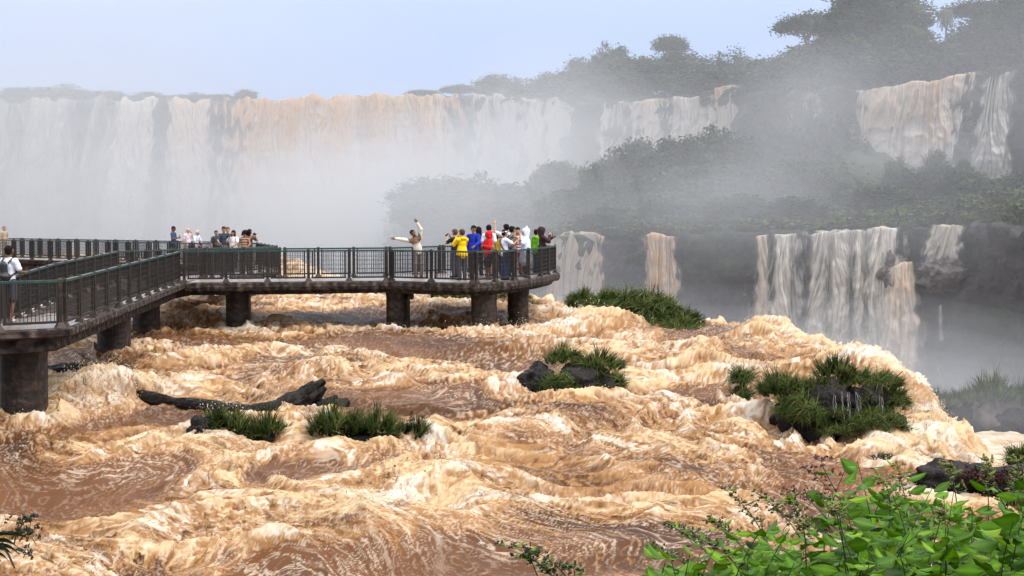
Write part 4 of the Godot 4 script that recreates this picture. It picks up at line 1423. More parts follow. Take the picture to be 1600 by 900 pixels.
func build_islands() -> void:
	tufts = [tuft_mesh(30, 0.85, 0.42, 0.26, 1, 0.015), tuft_mesh(32, 0.74, 0.56, 0.42, 2, 0.015), tuft_mesh(24, 1.0, 0.34, 0.16, 3, 0.014), tuft_mesh(40, 0.85, 0.75, 0.72, 4, 0.017), sprig_mesh(3), tuft_mesh(34, 0.4, 0.4, 0.22, 6, 0.018)]
	# two low clumps by the log
	var t := thing("grass_island", "low grass clump with a small black rock, nearest the middle of the log", "grass clump", Vector3(-5.7, 1.2, -33.3), 0.0, "grassy islets in the river")
	rock(t, Vector3(-0.88, 0.18, 0.1), Vector3(0.3, 0.3, 0.3), 3)
	rock(t, Vector3(0.1, -0.1, -0.05), Vector3(0.85, 0.25, 0.35), 4)
	tuft_patch(t, Vector3(-0.35, 0.1, 0), 0.5, 0.34, 0.12, 80, 0.72, Vector3(0.1, 0, 0))
	tuft_patch(t, Vector3(0.5, 0.06, 0), 0.38, 0.3, 0.1, 60, 0.66)
	tuft_patch(t, Vector3(0.35, 0.02, 0.3), 0.22, 0.15, 0.05, 20, 0.5, Vector3.ZERO, [5])
	t = thing("grass_island", "longer ragged grass clump right of the log's broken end", "grass clump", Vector3(-3.1, 1.18, -33.2), 0.0, "grassy islets in the river")
	rock(t, Vector3(0, -0.12, 0), Vector3(1.15, 0.26, 0.4), 5)
	tuft_patch(t, Vector3(-0.65, 0.1, 0.1), 0.55, 0.36, 0.15, 90, 0.78)
	tuft_patch(t, Vector3(0.25, 0.1, 0), 0.62, 0.36, 0.12, 100, 0.72)
	tuft_patch(t, Vector3(1.05, 0.02, 0.05), 0.22, 0.2, 0.1, 24, 0.7, Vector3(0.2, 0, 0), [0, 2])
	sprigs(t, [Vector3(1.0, 0.1, 0.05), Vector3(1.12, 0.1, 0.1), Vector3(0.95, 0.15, 0.15), Vector3(1.2, 0.08, 0.0)], 0.75)
	tuft_patch(t, Vector3(-0.95, -0.12, 0.75), 0.32, 0.14, 0.05, 26, 0.6, Vector3(0.3, 0, 0), [5])
	# the dark rock in mid river
	t = thing("rock_island", "dark boulder in mid river capped with bending grass", "rocky islet", Vector3(1.45, 1.6, -37.6), 0.0, "rocky islets in the river")
	rock(t, Vector3(-0.82, 0.28, 0.15), Vector3(0.5, 0.52, 0.5), 11)
	rock(t, Vector3(0.25, 0.2, 0.1), Vector3(0.85, 0.6, 0.6), 12, 0.6)
	rock(t, Vector3(0.75, 0.05, 0.3), Vector3(0.5, 0.45, 0.45), 13)
	tuft_patch(t, Vector3(-0.2, 0.72, -0.2), 0.42, 0.3, 0.16, 60, 0.62, Vector3(0.25, 0, 0), [0, 1, 3])
	tuft_patch(t, Vector3(0.6, 0.6, -0.1), 0.55, 0.35, 0.15, 90, 0.66, Vector3(0.35, 0, 0.1), [0, 1, 3])
	tuft_patch(t, Vector3(0.98, 0.2, 0.2), 0.22, 0.3, 0.2, 40, 0.62, Vector3(0.5, -0.2, 0.1), [3, 1])
	tuft_patch(t, Vector3(-0.35, 0.2, 0.62), 0.42, 0.12, 0.18, 60, 0.55, Vector3(0.3, -0.1, 0.5), [3, 1])
	tuft_patch(t, Vector3(0.72, 0.25, 0.62), 0.12, 0.08, 0.08, 10, 0.35, Vector3.ZERO, [5])
	# the long mound at the rim
	t = thing("grass_island", "long mound of thick bending grass at the river's rim beyond the platform", "grass clump", Vector3(4.3, 2.0, -53.4), 0.0, "grassy islets in the river")
	rock(t, Vector3(0.2, -0.2, 0), Vector3(2.2, 0.7, 0.9), 21, 0.1)
	rock(t, Vector3(-0.2, 0.1, 0.9), Vector3(0.45, 0.4, 0.3), 22)
	tuft_patch(t, Vector3(-2.05, 0.75, 0), 0.3, 0.3, 0.2, 60, 0.85, Vector3(0.25, 0, 0), [0, 3])
	for k: Array in [[-1.2, 0.62, 0.75], [-0.5, 0.6, 0.8], [0.2, 0.55, 0.95], [0.8, 0.35, 0.9], [1.4, 0.0, 0.8], [1.95, -0.3, 0.6], [2.5, -0.45, 0.5]]:
		tuft_patch(t, Vector3(k[0], k[1], 0.1), 0.55, 0.75, 0.25, 100, float(k[2]) * 1.25, Vector3(0.55, -0.1, 0.15), [0, 3, 3])
	for k: Array in [[0.2, 0.05, 1.2], [0.9, -0.1, 1.1], [1.4, -0.3, 1.0]]: tuft_patch(t, Vector3(k[0], k[1], 0.95), 0.45, 0.3, 0.2, 50, 0.85, Vector3(0.6, -0.2, 0.5), [3])
	sprigs(t, [Vector3(0.7, 1.0, 0), Vector3(0.5, 1.05, 0.1), Vector3(1.9, 0.15, 0.2), Vector3(2.2, 0.05, 0.3), Vector3(2.0, 0.0, 0.1), Vector3(2.6, -0.3, 0.2), Vector3(2.8, -0.4, 0.2)], 0.8)
	# strips of grass behind the platform
	t = thing("grass_island", "dim strip of grass seen between the platform's piers", "grass clump", Vector3(-1.6, 2.2, -64.5), 0.0, "grassy islets in the river")
	rock(t, Vector3(0, -0.2, 0), Vector3(2.3, 0.4, 0.6), 25)
	for k: float in [-1.4, -0.6, 0.2, 1.0, 1.7]: tuft_patch(t, Vector3(k, 0.1, 0), 0.7, 0.4, 0.1, 60, 0.62, Vector3(0.2, 0, 0))
	t = thing("grass_island", "clump of grass behind the rightmost pier of the platform", "grass clump", Vector3(0.75, 1.8, -62.0), 0.0, "grassy islets in the river")
	rock(t, Vector3(0, -0.2, 0), Vector3(0.6, 0.4, 0.5), 26)
	tuft_patch(t, Vector3(-0.2, 0.1, 0), 0.7, 0.4, 0.15, 70, 0.8, Vector3(0.1, 0, 0))
	# the large rocky islet on the right
	t = thing("rock_island", "large rocky islet on the right with grass and thin threads of water", "rocky islet", Vector3(7.35, 1.05, -35.9), 0.0, "rocky islets in the river")
	rock(t, Vector3(0.0, 0.25, 0), Vector3(1.35, 0.85, 0.8), 31, 0.3, 0.45)
	rock(t, Vector3(0.75, 0.3, 0.25), Vector3(0.75, 0.78, 0.6), 32, 0.9, 0.45)
	rock(t, Vector3(-0.1, 0.55, 0.35), Vector3(0.7, 0.5, 0.5), 33, 0.2, 0.45)
	rock(t, Vector3(-0.95, 0.25, 0.1), Vector3(0.5, 0.45, 0.45), 34)
	rock(t, Vector3(1.3, -0.1, 0.3), Vector3(0.45, 0.5, 0.5), 35)
	tuft_patch(t, Vector3(-1.15, 0.72, 0.1), 0.48, 0.4, 0.25, 100, 0.72, Vector3(-0.1, 0, 0.1), [0, 1, 2])
	tuft_patch(t, Vector3(-1.0, 0.35, 0.55), 0.35, 0.2, 0.3, 60, 0.6, Vector3(0, -0.2, 0.5), [1, 3])
	tuft_patch(t, Vector3(-0.4, 0.75, 0.2), 0.5, 0.4, 0.2, 80, 0.6)
	tuft_patch(t, Vector3(-0.75, 0.25, 0.75), 0.4, 0.2, 0.25, 60, 0.6, Vector3(0, -0.2, 0.5), [1, 3])
	tuft_patch(t, Vector3(0.1, 1.1, -0.15), 0.42, 0.35, 0.15, 60, 0.66, Vector3.ZERO, [0, 2])
	tuft_patch(t, Vector3(0.85, 0.95, 0), 0.7, 0.45, 0.15, 130, 0.62, Vector3(0.25, 0, 0.05), [0, 1, 3])
	tuft_patch(t, Vector3(1.35, 0.45, 0.1), 0.3, 0.4, 0.3, 70, 0.62, Vector3(0.55, -0.2, 0.1), [3, 1])
	tuft_patch(t, Vector3(0.75, 0.05, 0.95), 0.75, 0.25, 0.3, 120, 0.6, Vector3(0.1, -0.1, 0.4), [1, 3, 5])
	tuft_patch(t, Vector3(0.0, -0.05, 0.95), 0.5, 0.2, 0.12, 60, 0.5, Vector3(0.1, -0.1, 0.4), [1, 5])
	tuft_patch(t, Vector3(1.5, -0.2, 0.6), 0.35, 0.3, 0.1, 50, 0.6, Vector3(0.5, -0.1, 0.2), [3])
	sprigs(t, [Vector3(0.2, 1.25, -0.1), Vector3(0.35, 1.3, 0), Vector3(0.1, 1.3, -0.2), Vector3(-0.95, 0.95, 0), Vector3(0.45, 1.2, 0.05)], 0.7)
	tuft_patch(t, Vector3(0.62, 0.62, 0.75), 0.14, 0.06, 0.1, 16, 0.4, Vector3(0, -0.2, 0.5), [1, 5])
	tuft_patch(t, Vector3(-0.05, 0.4, 0.85), 0.16, 0.06, 0.1, 18, 0.42, Vector3(0, -0.2, 0.5), [1, 5])
	for k: Array in [[0.02, 0.92, 0.82, 0.45], [0.05, 0.9, 0.82, 0.6], [0.14, 0.9, 0.84, 0.4], [0.17, 0.92, 0.84, 0.85], [0.20, 0.9, 0.84, 0.7], [0.33, 0.92, 0.85, 0.95], [0.36, 0.92, 0.85, 0.5], [0.39, 0.9, 0.85, 0.8], [0.42, 0.85, 0.86, 0.3], [0.86, 0.85, 0.86, 0.55], [0.89, 0.83, 0.86, 0.3], [0.92, 0.8, 0.86, 0.5], [-0.16, 0.85, 0.8, 0.5], [-0.12, 0.85, 0.8, 0.3]]:
		trickle(t, Vector3(k[0], k[1], k[2]), k[3])
	# single tuft left of it
	t = thing("grass_island", "single drooping grass tuft left of the large rocky islet", "grass clump", Vector3(5.55, 1.5, -38.0), 0.0, "grassy islets in the river")
	rock(t, Vector3(0, -0.1, 0), Vector3(0.3, 0.4, 0.3), 41)
	tuft_patch(t, Vector3(0, 0.3, 0), 0.2, 0.2, 0.1, 40, 0.75, Vector3(0, 0, 0.2), [1, 3])
	tuft_patch(t, Vector3(0, 0.0, 0.2), 0.2, 0.12, 0.1, 24, 0.55, Vector3(0, -0.3, 0.4), [3])
	# the mossy stone below
	t = thing("rock_island", "small mossy stone with white water running over it, below the large islet", "rocky islet", Vector3(7.75, 0.55, -32.8), 0.0, "rocky islets in the river")
	rock(t, Vector3(0, 0.05, 0), Vector3(0.34, 0.36, 0.3), 51)
	tuft_patch(t, Vector3(0.12, 0.22, 0.1), 0.2, 0.18, 0.1, 50, 0.3, Vector3(0.1, 0, 0.2), [5])
	for k: float in [-0.24, -0.14, -0.05, 0.3]: trickle(t, Vector3(k, 0.3, 0.28), 0.4)
	# the black ledge with purple plants
	t = thing("rock_ledge", "low black ledge with small purple plants behind the near shrub", "rock ledge", Vector3(9.3, 0.75, -29.6), 0.0, "")
	rock(t, Vector3(-1.0, 0.2, 0), Vector3(0.8, 0.36, 0.5), 61, 0.2)
	rock(t, Vector3(0.3, 0.15, 0.1), Vector3(1.3, 0.3, 0.6), 62, -0.15)
	rock(t, Vector3(1.6, 0.05, 0.1), Vector3(1.2, 0.32, 0.6), 63, 0.1)
	var e: Array[Transform3D] = []
	for i in 90:
		var x := rng.randf_range(-1.0, 2.4)
		var s := rng.randf_range(0.14, 0.32)
		e.append(Transform3D(Basis(Vector3.UP, rng.randf() * TAU).scaled(Vector3.ONE * s), Vector3(x, 0.26 - 0.05 * x + rng.randf_range(-0.15, 0.1), rng.randf_range(0.1, 0.6))))
	grow("purple_plants", t, e, leaf_cloud(6, 14, 0.12, 0.6, 77), M.leaf, Color(3.2, 0.6, 3.4), Color(1.4, 0.5, 1.2))
	tuft_patch(t, Vector3(1.5, 0.3, -0.2), 0.3, 0.2, 0.1, 16, 0.9, Vector3(0.3, 0, 0), [2])
	# grassy cliff edge across the pool
	t = thing("grass_island", "misty grassy cliff edge across the pool at far right", "grass clump", Vector3(20.2, -3.6, -66.0), 0.0, "")
	var o := obj("rock", blob(Vector3(6.5, 2.1, 2.0), 0.3, 71, 40, 60), M.cliff_plain, t)
	o.position = Vector3(1.2, 0.2, 0)
	rock(t, Vector3(-2.2, 0.3, 1.2), Vector3(1.6, 1.2, 1.0), 72)
	rock(t, Vector3(1.0, 0.2, 1.4), Vector3(1.8, 1.3, 1.0), 73)
	rock(t, Vector3(4.0, 0.2, 1.4), Vector3(1.8, 1.1, 1.0), 74)
	for k: Array in [[-3.2, 1.1, 0.9], [-2.2, 1.4, 1.0], [-1.2, 1.5, 1.0], [-0.2, 1.7, 1.3], [0.8, 1.6, 1.2], [1.8, 1.3, 0.9], [2.8, 1.3, 0.8], [3.8, 1.2, 0.9], [4.8, 1.2, 0.9]]:
		tuft_patch(t, Vector3(k[0], k[1], 0.7), 0.7, 0.8, 0.2, 90, k[2], Vector3(0.1, 0, 0.1))
	t = thing("grass_island", "grass tuft at the right edge above the black ledge", "grass clump", Vector3(10.05, 0.85, -31.3), 0.0, "grassy islets in the river")
	rock(t, Vector3(0.1, -0.2, 0), Vector3(0.4, 0.3, 0.3), 81)
	tuft_patch(t, Vector3(0.15, 0.05, 0), 0.25, 0.2, 0.1, 50, 0.7, Vector3(0.1, 0, 0), [0, 1])


func trickle(parent: Node3D, top: Vector3, drop: float) -> void:
	var st := st_new()
	var pts := PackedVector3Array()
	var r := PackedFloat32Array()
	for i in 10:
		var t := i / 9.0
		pts.append(top + Vector3(0.02 * noises[2].get_noise_2d(top.x * 9.0, t * 3.0), -drop * t, 0.14 * sqrt(t) + 0.03 * noises[3].get_noise_2d(top.x * 9.0, t * 4.0)))
		r.append(0.004 + 0.007 * t)
	tube(st, pts, r, 5, 0.5)
	obj("trickle", done(st), M.trickle, parent)


func build_log() -> void:
	var t := thing("driftwood_log", "long dark driftwood trunk with a split upturned end, lodged behind the first pier", "driftwood")
	var pts := PackedVector3Array([Vector3(-14.4, 1.75, -41.5), Vector3(-12.6, 1.8, -40.6), Vector3(-11.0, 1.95, -39.6), Vector3(-9.4, 1.62, -38.2), Vector3(-8.4, 1.5, -37.2), Vector3(-7.3, 1.47, -36.4), Vector3(-6.3, 1.42, -36.1), Vector3(-5.5, 1.45, -36.2), Vector3(-4.9, 1.62, -36.4)])
	var c := Curve3D.new()
	for i in pts.size():
		var d := (pts[mini(i + 1, pts.size() - 1)] - pts[maxi(i - 1, 0)]) / 6.0
		c.add_point(pts[i], -d, d)
	var fine := PackedVector3Array()
	var r := PackedFloat32Array()
	for i in 70:
		fine.append(c.sample_baked(c.get_baked_length() * i / 69.0, true))
		r.append(lerpf(0.21, 0.16, i / 69.0) * (1.0 + 0.12 * sin(i * 0.6)))
	var st := st_new()
	tube(st, fine, r, 14, 0.22)
	obj("trunk", done(st), M.wood, t)
	for k: Array in [[Vector3(-5.2, 1.5, -36.2), Vector3(-4.75, 1.78, -36.3), Vector3(-4.35, 2.08, -36.4), 0.19, 0.07], [Vector3(-5.0, 1.45, -36.1), Vector3(-4.55, 1.66, -36.1), Vector3(-4.3, 1.95, -36.15), 0.16, 0.05], [Vector3(-4.9, 1.35, -36.0), Vector3(-4.45, 1.48, -36.0), Vector3(-4.0, 1.72, -36.1), 0.15, 0.07], [Vector3(-5.4, 1.55, -36.3), Vector3(-4.9, 1.75, -36.5), Vector3(-4.6, 2.02, -36.5), 0.14, 0.06]]:
		st = st_new()
		var q := PackedVector3Array()
		var w := PackedFloat32Array()
		for i in 9:
			var s := i / 8.0
			q.append((k[0] as Vector3).lerp(k[1], s).lerp((k[1] as Vector3).lerp(k[2], s), s))
			w.append(lerpf(k[3], k[4], s * s))
		tube(st, q, w, 10, 0.5)
		obj("root_prong", done(st), M.wood, t)
	st = st_new()
	tube(st, PackedVector3Array([Vector3(-4.25, 1.2, -35.9), Vector3(-3.95, 1.55, -35.9), Vector3(-3.75, 1.66, -36.0)]), PackedFloat32Array([0.2, 0.2, 0.08]), 10, 0.4)
	obj("broken_stub", done(st), M.wood, t)


# ---------------------------------------------------------------- people

# A smooth skin over tapered bones: ax ay az bx by bz ra rb for each bone. Returns [vertices, normals, indices].
static func skin(bones: Array, k: float, cell: float) -> Array:
	var lo := Vector3.ONE * 1e9
	var hi := -lo
	for b: Array in bones:
		var r: float = maxf(b[2], b[3]) + cell * 2.0 + k * 0.3
		for e: Vector3 in [b[0], b[1]]:
			lo = lo.min(e - Vector3.ONE * r)
			hi = hi.max(e + Vector3.ONE * r)
	var nx := int((hi.x - lo.x) / cell) + 2
	var ny := int((hi.y - lo.y) / cell) + 2
	var nz := int((hi.z - lo.z) / cell) + 2
	var far_ := cell * 3.0 + k
	var f := PackedFloat32Array()
	f.resize(nx * ny * nz)
	f.fill(far_)
	for b: Array in bones:
		var a: Vector3 = b[0]
		var ab: Vector3 = (b[1] as Vector3) - a
		var ra: float = b[2]
		var rb: float = b[3]
		var squash: float = b[4] if b.size() > 4 else 1.0      # flattens the bone front to back
		var l2 := maxf(ab.length_squared(), 1e-9)
		var reach := maxf(ra, rb) + far_
		var p0 := ((a.min(b[1]) - Vector3.ONE * reach - lo) / cell).floor()
		var p1 := ((a.max(b[1]) + Vector3.ONE * reach - lo) / cell).ceil()
		for z in range(maxi(int(p0.z), 0), mini(int(p1.z) + 1, nz)):
			for y in range(maxi(int(p0.y), 0), mini(int(p1.y) + 1, ny)):
				var row := (z * ny + y) * nx
				for x in range(maxi(int(p0.x), 0), mini(int(p1.x) + 1, nx)):
					var q := lo + Vector3(x, y, z) * cell - a
					var t := clampf(q.dot(ab) / l2, 0.0, 1.0)
					var w := q - ab * t
					if squash != 1.0: w.z /= squash
					var d := w.length() - lerpf(ra, rb, t)
					var o := f[row + x]
					var h := k - absf(d - o)
					var m := minf(d, o)
					f[row + x] = m if h <= 0.0 else m - h * h / (4.0 * k)
	var ids := PackedInt32Array()
	ids.resize(nx * ny * nz)
	ids.fill(-1)
	var v := PackedVector3Array()
	var n := PackedVector3Array()
	var sy := nx
	var sz := nx * ny
	for z in nz - 1:
		for y in ny - 1:
			for x in nx - 1:
				var i := z * sz + y * sy + x
				var c := [f[i], f[i + 1], f[i + sy], f[i + sy + 1], f[i + sz], f[i + sz + 1], f[i + sz + sy], f[i + sz + sy + 1]]
				var inside := 0
				for d: float in c: inside += 1 if d < 0.0 else 0
				if inside == 0 or inside == 8: continue
				var sum := Vector3.ZERO
				var cnt := 0
				for e: Array in EDGES:
					var d0: float = c[e[0]]
					var d1: float = c[e[1]]
					if (d0 < 0.0) != (d1 < 0.0):
						sum += (CORNER[e[0]] as Vector3).lerp(CORNER[e[1]], d0 / (d0 - d1))
						cnt += 1
				ids[i] = v.size()
				v.append(lo + (Vector3(x, y, z) + sum / cnt) * cell)
				n.append(Vector3(c[1] - c[0] + c[3] - c[2] + c[5] - c[4] + c[7] - c[6], c[2] - c[0] + c[3] - c[1] + c[6] - c[4] + c[7] - c[5], c[4] - c[0] + c[5] - c[1] + c[6] - c[2] + c[7] - c[3]).normalized())
	var ix := PackedInt32Array()
	for z in range(1, nz - 1):
		for y in range(1, ny - 1):
			for x in range(1, nx - 1):
				var i := z * sz + y * sy + x
				var s := f[i] < 0.0
				for axis in 3:
					var step: int = [1, sy, sz][axis]
					if (f[i + step] < 0.0) == s: continue
					var u: int = [sy, sz, 1][axis]
					var w: int = [sz, 1, sy][axis]
					var a := ids[i]
					var b := ids[i - u]
					var c := ids[i - u - w]
					var d := ids[i - w]
					if a < 0 or b < 0 or c < 0 or d < 0: continue
					if s: ix.append_array(PackedInt32Array([a, c, b, a, d, c]))
					else: ix.append_array(PackedInt32Array([a, b, c, a, c, d]))
	return [v, n, ix]


const CORNER := [Vector3(0, 0, 0), Vector3(1, 0, 0), Vector3(0, 1, 0), Vector3(1, 1, 0), Vector3(0, 0, 1), Vector3(1, 0, 1), Vector3(0, 1, 1), Vector3(1, 1, 1)]
const EDGES := [[0, 1], [2, 3], [4, 5], [6, 7], [0, 2], [1, 3], [4, 6], [5, 7], [0, 4], [1, 5], [2, 6], [3, 7]]

var head_skin := []
var hands := {}


func make_templates() -> void:
	# a head about its middle, looking along +z
	var b: Array = [[Vector3(0, 0.035, -0.018), Vector3(0, 0.02, 0.015), 0.088, 0.082], [Vector3(0, -0.02, 0.01), Vector3(0, -0.085, 0.045), 0.066, 0.036], [Vector3(0, 0.018, 0.088), Vector3(0, -0.028, 0.108), 0.012, 0.017],
		[Vector3(-0.03, 0.03, 0.078), Vector3(0.03, 0.03, 0.078), 0.017, 0.017], [Vector3(-0.014, -0.055, 0.084), Vector3(0.014, -0.055, 0.084), 0.012, 0.012], [Vector3(0, -0.13, -0.02), Vector3(0, -0.04, -0.01), 0.052, 0.05]]
	for s: float in [-1.0, 1.0]:
		b.append([Vector3(s * 0.082, 0.02, -0.008), Vector3(s * 0.080, -0.025, 0.0), 0.017, 0.012])
		b.append([Vector3(s * 0.045, -0.02, 0.062), Vector3(s * 0.03, -0.035, 0.066), 0.02, 0.018])
	head_skin = skin(b, 0.018, 0.009)
	# hands: the wrist at the origin, fingers along +y, palm towards +z, thumb towards +x; open, relaxed, gripping
	for pose: String in ["open", "relaxed", "grip"]:
		var curl: float = {"open": 0.08, "relaxed": 0.4, "grip": 1.15}[pose]
		var spread: float = {"open": 0.17, "relaxed": 0.05, "grip": 0.03}[pose]
		var h: Array = [[Vector3(0, 0, 0), Vector3(0, 0.05, 0), 0.026, 0.03, 0.6]]
		for i in 4:
			var x := 0.030 - i * 0.020
			var root := Vector3(x, 0.085 - 0.004 * absf(i - 1.0), 0)
			h.append([Vector3(x * 0.6, 0.03, 0), root, 0.016, 0.0115])
			var p := root
			var ang := curl * 0.5
			var lens: Array = [[0.040, 0.026, 0.020], [0.044, 0.030, 0.021], [0.041, 0.028, 0.020], [0.032, 0.021, 0.018]][i]
			for j in 3:
				var q := p + Vector3(sin(spread * (1.5 - i)) * cos(ang), cos(ang) * cos(spread * (1.5 - i)), sin(ang)) * float(lens[j])
				h.append([p, q, 0.0098 - j * 0.001, 0.009 - j * 0.001])
				p = q
				ang += curl * 0.75
		h.append([Vector3(0.015, 0.02, 0.006), Vector3(0.046, 0.052, 0.014 + curl * 0.012), 0.017, 0.0125])
		h.append([Vector3(0.046, 0.052, 0.014 + curl * 0.012), Vector3(0.058 - curl * 0.012, 0.088, 0.02 + curl * 0.022), 0.011, 0.0085])
		hands[pose] = skin(h, 0.006, 0.0055)


func append_skin(into: Array, s: Array, t: Transform3D, mirror := false) -> void:
	var at: int = into[0].size()
	for p: Vector3 in s[0]: into[0].append(t * (Vector3(-p.x, p.y, p.z) if mirror else p))
	for p: Vector3 in s[1]: into[1].append((t.basis * (Vector3(-p.x, p.y, p.z) if mirror else p)).normalized())
	var ix: PackedInt32Array = s[2]
	for i in range(0, ix.size(), 3):
		into[2].append(at + ix[i])
		into[2].append(at + ix[i + 2 if mirror else i + 1])
		into[2].append(at + ix[i + 1 if mirror else i + 2])


const ARMS := {   # elbow and wrist of the left arm, the right one mirrored; person looks along +z, left is +x
	"down": [Vector3(0.235, 1.13, -0.03), Vector3(0.25, 0.89, 0.05), "relaxed"], "camera": [Vector3(0.27, 1.24, 0.20), Vector3(0.085, 1.47, 0.27), "grip"], "phone": [Vector3(0.235, 1.15, 0.04), Vector3(0.07, 1.20, 0.28), "grip"],
	"rail": [Vector3(0.26, 1.17, 0.14), Vector3(0.2, 1.06, 0.38), "grip"], "raise": [Vector3(0.30, 1.56, 0.14), Vector3(0.26, 1.80, 0.22), "open"], "out": [Vector3(0.44, 1.36, 0.06), Vector3(0.69, 1.34, 0.12), "open"], "up_out": [Vector3(0.36, 1.63, 0.0), Vector3(0.45, 1.88, 0.03), "open"],
	"reach": [Vector3(0.24, 1.25, 0.22), Vector3(0.16, 1.38, 0.44), "grip"], "hug": [Vector3(0.26, 1.17, 0.08), Vector3(0.06, 1.22, 0.19), "relaxed"], "face": [Vector3(0.25, 1.23, 0.14), Vector3(0.10, 1.47, 0.17), "relaxed"]}


# d: at, turn, tall, left, right (arm poses), roll, pitch, head_turn, head_roll, head_pitch, top, top_kind, legs, leg_kind, skin, hair, hair_kind, cap, glasses
func person(d: Dictionary) -> void:
	var t := thing("person", d.label, "person", d.at, d.get("turn", 0.0), d.get("group", "people on the viewing platform"))
	var k: float = d.get("tall", 1.72) / 1.75
	var bend := Transform3D(Basis(Vector3(0, 0, 1), d.get("roll", 0.0)) * Basis(Vector3(1, 0, 0), d.get("pitch", 0.0)), Vector3.ZERO)
	var hip := Vector3(0, 0.95, 0)
	var up := func(p: Vector3) -> Vector3: return (hip + bend * (p - hip)) * k
	var flesh: Color = d.get("skin", Color(0.42, 0.22, 0.13))
	var g: float = d.get("girth", 1.0)
	# skeleton
	var chest: Vector3 = up.call(Vector3(0, 1.28, 0.0))
	var belly: Vector3 = up.call(Vector3(0, 1.08, 0.01))
	var pelvis := Vector3(0, 0.95, 0) * k
	var neck: Vector3 = up.call(Vector3(0, 1.46, -0.01))
	var head: Vector3 = up.call(Vector3(0, 1.625, 0.02))
	var hip_l := Vector3(0.09, 0.90, 0) * k
	var step: float = d.get("step", 0.0)
	var joints := {}
	var bones: Array = [[pelvis, belly, 0.125 * g, 0.115 * g, 0.75], [belly, chest, 0.115 * g, 0.125, 0.72], [up.call(Vector3(-0.11, 1.38, 0)), up.call(Vector3(0.11, 1.38, 0)), 0.075, 0.075], [chest, neck, 0.10, 0.055], [neck, head - (head - neck) * 0.35, 0.052, 0.05]]
	var shirt: Array = [[pelvis - Vector3(0, 0.02, 0), belly, 0.15 * g, 0.138 * g, 0.8], [belly, chest, 0.138 * g, 0.145, 0.76], [up.call(Vector3(-0.13, 1.385, 0)), up.call(Vector3(0.13, 1.385, 0)), 0.078, 0.078], [chest, up.call(Vector3(0, 1.42, 0)), 0.12, 0.08]]
	var pants: Array = [[pelvis - Vector3(0, 0.04, 0), pelvis + Vector3(0, 0.05, 0), 0.14 * g, 0.137 * g, 0.78]]
	var shoes: Array = []
	var body_hands: Array = []
	var kind: String = d.get("top_kind", "tee")
	for s: float in [1.0, -1.0]:
		var arm: Variant = d.get("left" if s > 0 else "right", "down")
		var a: Array = ARMS[arm] if arm is String else arm
		var sh: Vector3 = up.call(Vector3(s * 0.185, 1.395, 0))
		var el: Vector3 = up.call(Vector3(s * a[0].x, a[0].y, a[0].z))
		var wr: Vector3 = up.call(Vector3(s * a[1].x, a[1].y, a[1].z))
		joints[s] = [sh, el, wr]
		bones.append([sh, el, 0.05, 0.04])
		bones.append([el, wr, 0.041, 0.027])
		var hp := hip_l * Vector3(s, 1, 1)
		var kn := Vector3(s * 0.10, 0.50, 0.03 + s * step * 0.5) * k
		var an := Vector3(s * 0.105, 0.085, -0.02 + s * step) * k
		bones.append([hp, kn, 0.082 * g, 0.055])
		bones.append([kn, an, 0.056, 0.036])
		bones.append([an - Vector3(0, 0.04, 0), an + Vector3(s * 0.02, -0.055, 0.12), 0.035, 0.03])
		shoes.append([an + Vector3(0, -0.045, -0.02), an + Vector3(s * 0.02, -0.05, 0.13), 0.044, 0.038])
		pants.append([hp, kn, 0.09 * g, 0.075])
		if d.get("leg_kind", "long") == "long": pants.append([kn, an + Vector3(0, 0.0, 0), 0.078, 0.066])
		else: pants[-1] = [hp, hp.lerp(kn, 0.9), 0.105 * g, 0.096]
		if kind == "tank": pass
		elif kind == "tee": shirt.append([sh, sh.lerp(el, 0.72), 0.068, 0.066])
		else:
			shirt.append([sh, el, 0.074, 0.066])
			shirt.append([el, el.lerp(wr, 0.9), 0.064, 0.05])
		var dir := (wr - el).normalized()
		var palm := Vector3(-s, 0.0, 0.25)
		if a[2] == "open": palm = Vector3(0, 0, 1)
		palm = (palm - dir * palm.dot(dir)).normalized()
		body_hands.append([Transform3D(Basis(dir.cross(palm), dir, palm).scaled(Vector3.ONE * k), wr + dir * 0.005), a[2], s < 0])
	if kind == "poncho":
		shirt.append([up.call(Vector3(0, 1.25, -0.02)), Vector3(0, 0.62, 0) * k, 0.19, 0.27, 0.8])
		shirt.append([up.call(Vector3(0.2, 1.25, 0)), Vector3(0.2, 0.80, 0.02) * k, 0.10, 0.10])
		shirt.append([up.call(Vector3(-0.2, 1.25, 0)), Vector3(-0.2, 0.80, 0.02) * k, 0.10, 0.10])
	if kind == "jacket" or kind == "hoodie":
		shirt.append([pelvis - Vector3(0, 0.03, 0), pelvis + Vector3(0, 0.06, 0), 0.172 * g, 0.16 * g, 0.85])
		if not d.get("hood", false): shirt.append([up.call(Vector3(-0.06, 1.44, -0.09)), up.call(Vector3(0.06, 1.44, -0.09)), 0.055, 0.055])
	# body
	var raw: Array = skin(bones, 0.035, 0.022)
	var all := [raw[0], raw[1], raw[2]]
	var hb := bend.basis * Basis(Vector3.UP, d.get("head_turn", 0.0)) * Basis(Vector3(0, 0, 1), d.get("head_roll", 0.0)) * Basis(Vector3(1, 0, 0), d.get("head_pitch", 0.0))
	var ht := Transform3D(hb.scaled(Vector3.ONE * k * 1.03), head)
	var h0: int = all[0].size()
	append_skin(all, head_skin, ht)
	var h1: int = all[0].size()
	for h: Array in body_hands: append_skin(all, hands[h[1]], h[0], h[2])
	var col := PackedColorArray()
	col.resize(all[0].size())
	var inv := ht.affine_inverse()
